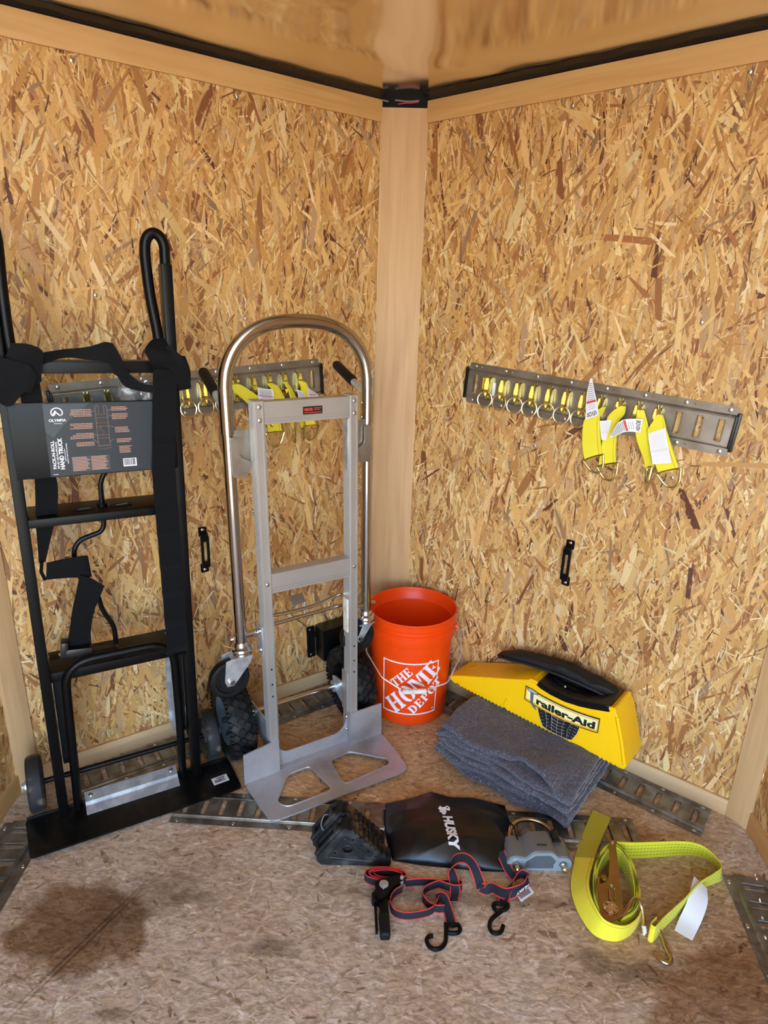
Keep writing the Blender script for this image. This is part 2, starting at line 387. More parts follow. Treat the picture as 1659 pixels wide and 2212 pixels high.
def felt_mat(name, c):
    m, N, L, P = nodes(name); P.inputs['Roughness'].default_value = .95; P.inputs['Sheen Weight'].default_value = .3; P.inputs['Specular IOR Level'].default_value = .15
    tc = N.new('ShaderNodeTexCoord')
    def nz(sc, d=3):
        n = N.new('ShaderNodeTexNoise'); n.inputs['Scale'].default_value = sc; n.inputs['Detail'].default_value = d; L.new(tc.outputs['Object'], n.inputs['Vector']); return n
    n = nz(160, 6); r = N.new('ShaderNodeMapRange'); r.inputs[1].default_value = .35; r.inputs[2].default_value = .65; L.new(n.outputs['Fac'], r.inputs[0])
    cur = mixc(N, L, r.outputs[0], tuple(x*.62 for x in lin(c)), tuple(x*1.35 for x in lin(c)))
    v = N.new('ShaderNodeTexVoronoi'); v.inputs['Scale'].default_value = 170; L.new(tc.outputs['Object'], v.inputs['Vector'])
    t = N.new('ShaderNodeMath'); t.operation = 'LESS_THAN'; L.new(v.outputs['Distance'], t.inputs[0]); t.inputs[1].default_value = .17
    k = N.new('ShaderNodeSeparateColor'); L.new(v.outputs['Color'], k.inputs[0])
    for ch, thr, cc in ((0, .72, (215, 210, 205)), (1, .90, (150, 110, 90)), (2, .93, (110, 125, 150))):
        g = N.new('ShaderNodeMath'); g.operation = 'GREATER_THAN'; L.new(k.outputs[ch], g.inputs[0]); g.inputs[1].default_value = thr
        q = N.new('ShaderNodeMath'); q.operation = 'MULTIPLY'; L.new(t.outputs[0], q.inputs[0]); L.new(g.outputs[0], q.inputs[1])
        cur = mixc(N, L, q.outputs[0], cur, lin(cc))
    L.new(cur, P.inputs['Base Color'])
    b = N.new('ShaderNodeBump'); b.inputs['Strength'].default_value = .6; b.inputs['Distance'].default_value = .003; L.new(nz(220, 4).outputs['Fac'], b.inputs['Height']); L.new(b.outputs[0], P.inputs['Normal'])
    return m
def metal_wave(name, c, rough, sc, strength, dist):
    m, N, L, P = nodes(name); P.inputs['Base Color'].default_value = (*lin(c), 1); P.inputs['Metallic'].default_value = 1; P.inputs['Roughness'].default_value = rough
    tc = N.new('ShaderNodeTexCoord'); n = N.new('ShaderNodeTexNoise'); n.inputs['Scale'].default_value = sc; n.inputs['Detail'].default_value = 1.5; n.inputs['Distortion'].default_value = .8; L.new(tc.outputs['Object'], n.inputs['Vector'])
    b = N.new('ShaderNodeBump'); b.inputs['Strength'].default_value = strength; b.inputs['Distance'].default_value = dist; L.new(n.outputs['Fac'], b.inputs['Height']); L.new(b.outputs[0], P.inputs['Normal'])
    return m

m_osb_base = pm('osb_core', (150, 102, 52), .8, var=(40, (196, 148, 84), .15), bump=(120, .5))
m_osb = strand_mat('osb_strand', .5, .5)
m_floor_base = None
m_floor = strand_mat('floor_strand', .6, .12, floor_stain)
m_floor_base = strand_mat('floor_core', .6, .12, floor_stain, const=(214, 195, 172))
m_luan_v = wood('luan_upright', (216, 178, 130), (190, 148, 102), 2)
m_luan_h = wood('luan_level', (216, 174, 114), (194, 148, 88), 0)
m_pine = wood('pine', (218, 184, 140), (196, 156, 108), 0, .5)
m_white = pm('white_strip', (228, 222, 210), .6)
m_ceiling = metal_wave('ceiling_skin', (240, 236, 226), .16, 1.6, .7, .06)
m_blackvinyl = pm('black_vinyl', (16, 16, 18), .35, bump=(30, .4))
m_dark = pm('dark_void', (6, 6, 6), .9)
m_galv = pm('galvanised', (172, 170, 164), .32, .85, var=(14, (146, 142, 134), .12), bump=(60, .05))
m_galv_floor = pm('galvanised_worn', (148, 149, 148), .32, .8, var=(20, (116, 114, 108), .12), dirt=(30, (98, 84, 66), .25), bump=(80, .08))
m_zincbright = pm('bright_zinc', (214, 218, 222), .3, .65, var=(30, (180, 185, 192), .1))
m_yzinc = pm('yellow_zinc', (216, 208, 128), .2, .95, var=(25, (190, 172, 112), .15))
m_rzinc = pm('bronze_zinc', (168, 128, 88), .28, 1, var=(12, (140, 120, 70), .15), dirt=(20, (150, 96, 84), .2))
m_ring = pm('ring_zinc', (222, 204, 164), .2, .9)
m_screw = pm('screw_head', (205, 208, 212), .25, 1)
m_blackpowder = pm('black_powder', (6, 6, 7), .38, spec=.2, bump=(400, .06))
m_toe = pm('black_toe_plate', (6, 6, 7), .38, spec=.28, dirt=(14, (40, 36, 32), .22), bump=(300, .05))
m_alu = pm('anodised_aluminium', (190, 186, 181), .36, .6, var=(6, (180, 176, 171), .15))
m_aluplate = pm('cast_aluminium', (184, 183, 186), .38, .5, var=(10, (170, 168, 170), .15), dirt=(9, (150, 142, 138), .25))
m_chrome = pm('chrome', (186, 184, 184), .09, 1)
m_chromer = pm('zinc_chrome', (205, 208, 212), .16, 1)
m_rubber = pm('rubber', (12, 12, 13), .6, spec=.3, bump=(60, .1))
m_rubberdust = pm('dusty_rubber', (32, 32, 33), .7, dirt=(22, (120, 108, 94), .2), bump=(80, .2))
m_tire = pm('tire_rubber', (14, 14, 15), .6, spec=.3, dirt=(26, (50, 47, 42), .2))
m_hub = pm('grey_hub', (118, 126, 134), .35, .5)
m_blackplastic = pm('black_plastic', (8, 8, 9), .36)
m_orange = pm('orange_plastic', (244, 74, 6), .38, spec=.4, var=(8, (238, 66, 4), .3))
m_logo_white = pm('white_print', (238, 226, 232), .5)
m_grip_white = pm('white_grip', (226, 220, 206), .5, dirt=(60, (190, 180, 160), .2))
m_yellow = pm('yellow_plastic', (255, 199, 8), .4, spec=.4, bump=(500, .06))
m_felt = felt_mat('grey_felt', (84, 80, 88))
m_nylon = pm('black_nylon', (7, 7, 8), .36, bump=(25, .15))
m_fabric = pm('black_fabric', (11, 11, 12), .7, bump=(600, .2))
m_webblack = web_mat('black_webbing', (15, 15, 17), rough=.55, rib=1400)
m_webred = web_mat('black_red_webbing', (46, 48, 56), (218, 66, 62), .10, rib=2200)
m_webyel = web_mat('yellow_webbing', (246, 230, 56), None, stripe=(205, 150, 10), rib=1000)
m_webyeld = web_mat('dashed_yellow_webbing', (230, 230, 50), None, dashes=True, rib=1000)
m_webtail = web_mat('faded_yellow_webbing', (190, 176, 36), None, rib=1000)
m_tag = pm('white_tag', (232, 230, 232), .55)
m_ink = pm('black_ink', (20, 20, 22), .6)
m_redink = pm('red_ink', (206, 70, 50), .6)
m_greyink = pm('grey_ink', (130, 130, 132), .6)
m_faded = pm('show_through', (222, 219, 221), .6); m_fadedred = pm('show_through_red', (230, 212, 210), .6)
m_orangeink = pm('copper_ink', (200, 150, 128), .6)
m_stickdark = pm('label_dark', (40, 47, 53), .4, spec=.35)
m_sticklight = pm('label_grey', (62, 69, 74), .4, spec=.35)
m_stickblack = pm('label_black', (24, 20, 20), .4)
m_stickyel = pm('label_yellow', (240, 176, 20), .5)
m_lockgrey = pm('grey_lock', (112, 112, 110), .42, .25)
m_lockblue = pm('grey_lock_face', (136, 150, 160), .4, .2)
m_lockdark = pm('grey_lock_recess', (84, 92, 98), .5, .2)
m_steel = pm('steel', (196, 190, 180), .15, 1)
m_brassy = pm('tarnished_steel', (190, 168, 140), .2, 1)
m_chock = pm('chock_rubber', (28, 30, 32), .5, spec=.35, dirt=(26, (74, 74, 72), .25), bump=(90, .25))
m_chockrib = pm('chock_rib_rubber', (30, 27, 24), .65, spec=.3, dirt=(40, (96, 80, 60), .12), bump=(120, .4))
m_clear = pm('clear_wrap', (240, 240, 240), .12, trans=.85)
m_wire_red = pm('red_wire', (170, 40, 36), .5)
m_wire_grey = pm('grey_wire', (120, 120, 118), .5)
m_ground = pm('ground', (176, 166, 150), .9, var=(1.5, (150, 140, 122), .2))

# ---------------------------------------------------------------- room frame
AW = .6344; PW = .0717; CA, SA = cos(AW), sin(AW)
# wall frames: x along the wall (left: away from the apex; right: towards it), y = out of the wall into the room, z up
ML = M(((-CA, SA, 0, -PW), (-SA, -CA, 0, 0), (0, 0, 1, 0), (0, 0, 0, 1)))
MR = M(((-CA, -SA, 0, PW), (SA, -CA, 0, 0), (0, 0, 1, 0), (0, 0, 0, 1)))
H = 1.957; SW = 1.157
def sx(side, s): return s if side == 'L' else -s
def wm(side): return ML if side == 'L' else MR
OSB_PAL = [((230, 188, 126), 20), ((222, 174, 106), 24), ((206, 154, 90), 20), ((186, 132, 76), 13), ((166, 110, 62), 8), ((138, 86, 52), 3.2), ((106, 60, 40), 1.4), ((200, 160, 116), 8), ((240, 208, 152), 8), ((156, 122, 90), 2.5)]
OSB_FINE = OSB_PAL[:3]+[((166, 112, 64), 12), ((138, 86, 52), 8), ((100, 58, 38), 4), ((246, 222, 174), 14), ((200, 164, 122), 8)]
FLO_PAL = [((222, 203, 180), 24), ((216, 195, 171), 24), ((208, 187, 162), 18), ((230, 214, 194), 14), ((190, 166, 140), 7), ((236, 222, 204), 7), ((158, 130, 106), 2), ((212, 193, 171), 12)]
def strands(name, mat, parent, matrix, region, groups, pal, seed, tilt=.03):
    """thin wafers pressed on a board: region (u0,u1,v0,v1); groups = (count, len0, len1, wid0, wid1, sigma, h0, h1)"""
    R = random.Random(seed); vs = []; fs = []; cols = []; uvs = []
    cs = [lin(c) for c, w in pal]; ws = [w for c, w in pal]
    u0, u1, v0, v1 = region
    for (cnt, l0, l1, w0, w1, sig, h0, h1, base) in groups:
        for _ in range(cnt):
            L = R.uniform(l0, l1); w = R.uniform(w0, w1)*(.6+.4*R.random()); a = base+(R.gauss(0, sig) if R.random() > .12 else R.uniform(-1.5, 1.5))
            cx = R.uniform(u0, u1); cy = R.uniform(v0, v1); h = R.uniform(h0, h1)
            ca, sa = cos(a), sin(a); tx = R.gauss(0, tilt)*.5; ty = R.gauss(0, tilt)
            j = lambda k: R.uniform(-k, k)
            sk = j(.35)*w
            taper = R.choice((1, 1, .8, .5, .3)); 
            pts = [(-w/2, -L/2+j(.12)*L), (j(.2)*w, -L/2+j(.1)*L), (w/2, -L/2+j(.12)*L), (w/2+j(.18)*w, j(.2)*L), (w/2*taper+sk, L/2+j(.12)*L), (sk+j(.1)*w, L/2+j(.06)*L), (-w/2*taper+sk, L/2+j(.12)*L), (-w/2+j(.18)*w, j(.2)*L)]
            c = R.choices(cs, ws)[0]; k = R.uniform(.86, 1.12); c = (c[0]*k, c[1]*k*R.uniform(.97, 1.03), c[2]*k*R.uniform(.92, 1.08), 1)
            i0 = len(vs); ou, ov = R.uniform(0, 50), R.uniform(0, 50)
            for (x, y) in pts:
                u = min(u1, max(u0, cx+x*ca-y*sa)); v = min(v1, max(v0, cy+x*sa+y*ca))
                vs.append((u, max(h*.3, h+x*tx+y*ty*.15), v)); uvs.append((x+ou, y+ov))
            fs.append(tuple(range(i0+7, i0-1, -1))); cols.append(c)
    me = bpy.data.meshes.new(name); me.from_pydata(vs, [], fs)
    ul = me.uv_layers.new(name='UVMap'); at = me.color_attributes.new('strand', 'FLOAT_COLOR', 'CORNER')
    flat = []; cf = []
    for f, c in zip(fs, cols):
        for i in f: flat += uvs[i]; cf += c
    ul.data.foreach_set('uv', flat); at.data.foreach_set('color', cf)
    if matrix is not None: me.transform(matrix)
    o = link(name, me, mat, parent, 0); o['kind'] = 'stuff'; return o
def struct(name, mb, mat, matrix=None, smooth=35):
    o = mb.build(name, mat, None, smooth, matrix); o['kind'] = 'structure'; return o
def pan_screw_mesh(r=.006, h=.0025):
    b = MB(); b.lathe([(r, 0), (r*.92, h*.6), (r*.6, h), (r*.25, h), (r*.2, h*.6), (0, h*.6)], 10)
    bmesh.ops.recalc_face_normals(b.b, faces=b.b.faces)
    me = bpy.data.meshes.new('screw'); b.b.to_mesh(me); b.b.free(); me.materials.append(m_screw)
    me.polygons.foreach_set('use_smooth', [True]*len(me.polygons)); me.set_sharp_from_angle(angle=RAD(40)); return me
SCREW = pan_screw_mesh(); BOLT = pan_screw_mesh(.0045, .003)
def screw(parent, matrix, me=SCREW, name='screw', sc=1):
    o = bpy.data.objects.new(name, me); COL.objects.link(o); o.parent = parent; o.matrix_local = matrix @ M.Scale(sc, 4); return o
OUT = RX(-pi/2)   # z axis -> +y (out of a wall frame)

# ---------------------------------------------------------------- structure
# floor
fb = MB(); fb.box((2.6, 3.5, .03), (0, -1.35, -.0155))
floor = struct('floor', fb, m_floor_base)
MF = RX(pi/2)  # strand (u,h,v) -> (x=u, y=-v, z=h)
strands('strands', m_floor, floor, MF, (-1.08, 1.08, .02, 1.6),
        [(9000, .02, .05, .006, .014, .5, .0001, .0003, pi/2), (13000, .010, .028, .003, .008, .7, .0002, .0005, pi/2), (7000, .005, .014, .0015, .004, .9, .0003, .0006, pi/2)], FLO_PAL, 3, .004)
for i, (x, y) in enumerate(((-.5, -1.245), (.055, -1.31))): screw(floor, T(x, y, .0004), SCREW, 'screw', .7)
# front V walls
for side, nm in (('L', 'wall_left'), ('R', 'wall_right')):
    b = MB(); b.box((SW, .012, H), (sx(side, SW/2), -.0062, H/2)); w = struct(nm, b, m_osb_base, wm(side))
    reg = (0, SW, 0, 1.93) if side == 'L' else (-SW, 0, 0, 1.93)
    strands('strands', m_osb, w, None, reg,
            [(2200, .06, .15, .010, .026, .42, .0002, .0012, 0), (8200, .04, .11, .0045, .013, .42, .0004, .0018, 0), (420, .07, .15, .010, .026, .4, .0014, .0022, 0)], OSB_PAL, 11 if side == 'L' else 12, .05)
    strands('fine_strands', m_osb, w, None, reg, [(8500, .015, .05, .0012, .0045, .6, .0006, .0022, 0)], OSB_FINE, 31 if side == 'L' else 32, .06)
    spots = {'L': [(.85, 1.866), (.454, 1.866), (.045, 1.844), (.854, 1.36), (.455, 1.31), (.05, 1.28), (.84, .099), (.06, .585), (.455, .1), (.455, .72)], 'R': [(.863, 1.867), (.456, 1.862), (.046, 1.846), (.856, 1.339), (.452, 1.346), (.85, .635), (.45, .965), (.852, .94), (.058, .595), (.45, .45)]}[side]
    for s, z in spots: screw(w, T(sx(side, s), .0022, z) @ OUT, SCREW, 'screw', .8)
# side walls behind the corner boards, out to the open rear
CORN = {'L': V((-1.030, -.738, 0)), 'R': V((1.036, -.738, 0))}
for side, nm, sg in (('L', 'wall_far_left', -1), ('R', 'wall_far_right', 1)):
    c = CORN[side]; ang = RAD(4)*sg
    # local x runs to the rear (-y world), y points into the room
    d = V((-sg*sin(RAD(4)), -cos(RAD(4)), 0)); n = V((-sg*cos(RAD(4)), sg*0+sin(RAD(4))*1, 0)); n = V((d.y*sg, -d.x*sg, 0)); 
    if n.x*sg > 0: n = -n
    xd = d if sg > 0 else d
    # keep the frame right handed: z = x × y
    if d.cross(n).z < 0: m4 = M(((-d.x, n.x, 0, c.x), (-d.y, n.y, 0, c.y), (0, 0, 1, 0), (0, 0, 0, 1))); f = -1
    else: m4 = M(((d.x, n.x, 0, c.x), (d.y, n.y, 0, c.y), (0, 0, 1, 0), (0, 0, 0, 1))); f = 1
    b = MB(); b.box((2.3, .012, H), (f*1.15, -.0065, H/2)); w = struct(nm, b, m_osb_base, m4)
    strands('strands', m_osb, w, None, (0, 1.0, .0, 1.93) if f > 0 else (-1.0, 0, .0, 1.93),
            [(1800, .07, .17, .012, .030, .5, .0002, .0012, 0), (4200, .04, .11, .005, .013, .6, .0004, .0018, 0), (5000, .015, .05, .002, .006, .75, .0008, .0022, 0)], OSB_PAL, 21 if side == 'L' else 22, .05)
    b = MB(); b.box((2.3, .009, .062), (f*1.15, .0045, .031), bev=.0015); struct('baseboard_far_left' if side == 'L' else 'baseboard_far_right', b, m_luan_h, m4)
    b = MB(); b.box((2.3, .006, .062), (f*1.15, .003, 1.909)); struct('trim_5' if side == 'L' else 'trim_6', b, m_luan_h, m4)
    # corner board between V wall and side wall, with a thin white strip beside it
    e = (wm(side) @ V((sx(side, SW), 0, 0))); mid = (e+c)/2; dx = (c-e); L = dx.length; dx.normalize(); nn = V((-dx.y, dx.x, 0))
    if nn.x*sg > 0: nn = -nn
    if dx.cross(nn).z < 0: dx = -dx
    mc = M(((dx.x, nn.x, 0, mid.x), (dx.y, nn.y, 0, mid.y), (0, 0, 1, 0), (0, 0, 0, 1)))
    b = MB(); b.box((L+.004, .008, 1.93), (0, .006, .965), bev=.001); struct('trim_3' if side == 'L' else 'trim_4', b, m_luan_v, mc)
    b = MB(); b.box((.004, .006, 1.88), (f*.001, .004, .06+.94)); struct('trim_9' if side == 'L' else 'trim_10', b, m_white, m4)
# trims along the V walls
for side, t, bb in (('L', 'trim_1', 'baseboard_left'), ('R', 'trim_2', 'baseboard_right')):
    b = MB(); b.box((SW, .006, .058), (sx(side, SW/2), .005, 1.911), bev=.001); struct(t, b, m_luan_h, wm(side))
    b = MB(); b.box((SW-.01, .010, .052), (sx(side, SW/2), .007, .026), bev=.0015); struct(bb, b, m_pine, wm(side))
# nose post
b = MB(); b.box((2*PW, .008, 1.921), (0, -.001, .9605), bev=.0008); struct('trim_7', b, m_luan_v)
b = MB(); b.box((2*PW+.01, .006, .05), (0, .012, 1.935)); struct('gap_shade', b, m_dark)  # black sheet painting in the shade of the gap above the post
# ceiling: glossy lining with slow waves
b = MB(); nx, ny = 40, 60; grid = []
for j in range(ny+1):
    row = []
    for i in range(nx+1):
        x = -1.25+2.5*i/nx; y = .12-3.2*j/ny
        row.append(b.b.verts.new((x, y, H+.004*NZ.noise(V((x*2.2, y*2.2, 0))))))
    grid.append(row)
for j in range(ny):
    for i in range(nx): b.b.faces.new((grid[j][i], grid[j][i+1], grid[j+1][i+1], grid[j+1][i]))
o = struct('ceiling', b, m_ceiling, None, 60)
b = MB(); b.box((2.6, 3.3, .03), (0, -1.48, H+.03)); struct('ceiling_deck', b, m_dark)
# black wrinkled gap strip under the lining
for side, nm in (('L', 'trim_11'), ('R', 'trim_12')):
    b = MB(); A = []; B = []; C_ = []
    for i in range(61):
        s = SW*i/60; w = .004*NZ.noise(V((s*14, 3 if side == 'L' else 7, 0)))
        A.append(V((sx(side, s), .003, 1.940))); B.append(V((sx(side, s), .016+w, 1.949+w))); C_.append(V((sx(side, s), .034+2*w, 1.9555)))
    b.strip(A, B, .002); b.strip(B, C_, .002); struct(nm, b, m_blackvinyl, wm(side))
# outside ground beyond the open rear
b = MB(); b.box((60, 40, .05), (0, -23.3, -.52)); struct('ground', b, m_ground)

# ---------------------------------------------------------------- e-tracks
def track_mesh(n, wid=.125, pitch=.0508, end=.0305, h=.010):
    L = pitch*(n-1)+2*end; b = MB(); y0 = wid/2; yi = y0-.020; yp = yi-.006
    holes = [[(x, y) for x, y in rrect(-L/2+end+k*pitch-.0085, -.029, -L/2+end+k*pitch+.0085, .029, .003, 2)] for k in range(n)]
    b.mesh(curve_mesh([rect(-L/2, -yp, L/2, yp)]+holes, .0007), T(0, 0, h))
    for sg in (-1, 1):
        nh = max(3, int(L/.09)); fl = [circle2(-L/2+.02+(L-.04)*i/(nh-1)+.022, sg*(yi+.010), .0028, 8) for i in range(nh-1)]
        b.mesh(curve_mesh([rect(-L/2, min(sg*yi, sg*y0), L/2, max(sg*yi, sg*y0))]+fl, .0007), T(0, 0, .0012))
        b.strip([(-L/2, sg*yp, h), (L/2, sg*yp, h)], [(-L/2, sg*yi, .0012), (L/2, sg*yi, .0012)], .0015)
        b.tube([(-L/2, sg*(yp+.0005), h-.0005), (L/2, sg*(yp+.0005), h-.0005)], .0022, 8)
    for k in range(n):   # rolled lips of the slots
        x = -L/2+end+k*pitch
        for sg in (-1, 1):
            b.strip([(x+sg*.0085, -.027, h), (x+sg*.0085, .027, h)], [(x+sg*.0068, -.027, .002), (x+sg*.0068, .027, .002)], .0012)
            b.tube([(x+sg*.0088, -.026, h+.0002), (x+sg*.0088, .026, h+.0002)], .0016, 6)
    bmesh.ops.recalc_face_normals(b.b, faces=b.b.faces)
    me = bpy.data.meshes.new('track'); b.b.to_mesh(me); b.b.free(); return me, L
TRK = {}
def track(label, n, mat4, mat, group, caps=False, nscrew=7, wid=.125):
    if (n, mat.name, wid) not in TRK:
        me, L = track_mesh(n, wid, h=.010 if caps else .0065); TRK[(n, mat.name, wid)] = (me, L)
        me.materials.append(mat); me.polygons.foreach_set('use_smooth', [True]*len(me.polygons)); me.set_sharp_from_angle(angle=RAD(30))
    me, L = TRK[(n, mat.name, wid)]
    r = empty('cargo_track', label, 'cargo track', mat=mat4, group=group)
    o = bpy.data.objects.new('rail', me); COL.objects.link(o); o.parent = r
    for sg in (-1, 1):
        for i in range(nscrew): screw(r, T(-L/2+.02+(L-.04)*i/(nscrew-1), sg*(wid/2-.0095), .0018))
    if caps:
        for sg in (-1, 1):
            b = MB(); b.box((.010, .098, .014), (sg*(L/2+.004), 0, .0065), bev=.003)
            b.box((.006, .082, .004), (sg*(L/2-.001), 0, .0125), bev=.001); b.build('end_cap', m_blackplastic, r)
    return r
def wall_m(side, s, z, slope=0, out=.001):
    """frame on a wall: x along, y up, z out"""
    base = wm(side); p = base @ V((sx(side, s), out, z))
    ex = base.to_3x3() @ V((1, 0, 0)); ez = base.to_3x3() @ V((0, 1, 0)); ey = V((0, 0, 1))
    # wall x (left: away from apex): choose frame so that x × y = z
    ex = ey.cross(ez)
    m = M(((ex.x, ey.x, ez.x, p.x), (ex.y, ey.y, ez.y, p.y), (ex.z, ey.z, ez.z, p.z), (0, 0, 0, 1)))
    return m @ RZ(slope)
# seen from the room x runs to the right on both walls
G_T = 'slotted cargo tracks'
trR = wall_m('R', .590, 1.107, -.0693, .0025); trL = wall_m('L', .6004, 1.105, .065, .0025)
track('galvanised slotted track on the right wall, holding seven rings and four yellow straps', 15, trR, m_galv, G_T, True, 8)
track('galvanised slotted track on the left wall, partly behind the two hand trucks', 15, trL, m_galv, G_T, True, 8)
def floor_m(x, y, ang): return T(x, y, .0006) @ RZ(RAD(ang))
track('floor track crossing the whole bay in front of the hand trucks, under the grey blankets', 25, floor_m(.075, -.772, -.9), m_galv_floor, G_T, False, 9, .118)
def floor_wall(side, s, d):
    p = wm(side) @ V((sx(side, s), d, 0)); return floor_m(p.x, p.y, (36.35 if side == 'L' else -36.35))
track('floor track running along the foot of the left wall behind both hand trucks', 18, floor_wall('L', .61, .085), m_galv_floor, G_T, False, 9)
track('floor track running along the foot of the right wall behind the yellow ramp', 18, floor_wall('R', .655, .078), m_galv_floor, G_T, False, 9)
track('floor track at the left edge of the floor, beside the black hand truck toe plate', 10, T(-.915, -1.105, .0006) @ RZ(RAD(90+5)), m_galv_floor, G_T, False, 5)
track('floor track at the right edge of the floor, beside the yellow strap end', 10, T(.920, -1.160, .0006) @ RZ(RAD(90-7.0)), m_galv_floor, G_T, False, 5)

# ---------------------------------------------------------------- ring anchors in the wall tracks
def slot_m(side, k):   # k = slot counted from the left end as seen
    return (trR if side == 'R' else trL) @ T((k-7)*.0508, 0, .010)
def fitting_body(b):
    # spring fitting: pair of tapering cheeks, back plate, top latch and bottom prongs; y up, z out
    prof = [(-.0075, .026), (.0075, .026), (.0105, -.010), (.0095, -.030), (-.0095, -.030), (-.0105, -.010)]
    b.prism(prof, .002, T(0, 0, .004), bev=.0005)
    for sg in (-1, 1):
        cheek = [(.030, -.004), (.026, .012), (.004, .019), (-.016, .017), (-.030, .008), (-.031, -.004)]
        b.prism([(y, z) for y, z in cheek], .0018, M(((0, 0, 1, sg*.0085-.0009), (1, 0, 0, 0), (0, 1, 0, .0015), (0, 0, 0, 1))) @ RX(0), bev=.0004)
        b.box((.004, .013, .003), (sg*.0032, .031, .006), Euler((0, 0, -sg*.28)), bev=.0008)
        b.box((.0032, .008, .004), (sg*.0045, -.034, .005), bev=.0008)
    b.box((.0034, .010, .006), (0, -.033, .007), bev=.0008)
    b.cyl((-.011, -.014, .013), (.011, -.014, .013), .0028, 10)
    return b
def ring_anchor(label, side, k, dk=0, swing=.5):
    r = empty('ring_anchor', label, 'ring anchor', mat=slot_m(side, k), group='ring anchors clipped into the wall tracks')
    fitting_body(MB()).build('clip', m_yzinc, r, 30)
    b = MB(); b.torus(.0235, .0027, T(dk, -.0385, .019) @ RY(swing*.4) @ RX(-.12), 36, 8); b.build('ring', m_ring, r)
    if side == 'R' and k == 1:
        b = MB(); b.box((.013, .036, .0006), (-.019, .006, .0012)); s = b.build('sticker', m_stickyel, r)
        me = text_mesh('VEVOR', .009, .02, ax='CENTER'); link('lettering', me, m_ink, s, 0, T(-.0205, .006, .0017) @ RZ(-pi/2))
        b = MB(); b.box((.010, .040, .0005), (.017, -.006, .0012)); s = b.build('sticker', m_tag, r)
        for i in range(6):
            pass
    return r
ORD = ('first', 'second', 'third', 'fourth', 'fifth', 'sixth', 'seventh')
proto = None
for i in range(7):
    lab = f'{ORD[i]} ring anchor counted from the wooden post on the right wall track'
    if i == 0: lab = 'ring anchor nearest the wooden post on the right wall track, with stickers beside it'
    if i == 6: lab = 'last ring anchor on the right wall track, half behind a white strap tag'
    ring_anchor(lab, 'R', i+1, (.0, .0, .001, -.001, .001, -.001, 0)[i], (.3, -.2, .5, .1, .5, .3, -.2)[i])
for k, lab in ((1, 'ring anchor at the far left end of the left track, above the hand truck label'), (2, 'ring anchor second from the left end of the left track, above the hand truck label'),
               (6, 'ring anchor on the left wall just right of the black hand truck post'), (7, 'ring anchor on the left wall midway between the two hand trucks'), (8, 'ring anchor on the left wall behind the left black grip of the aluminium truck')):
    ring_anchor(lab, 'L', k, 0, .3)

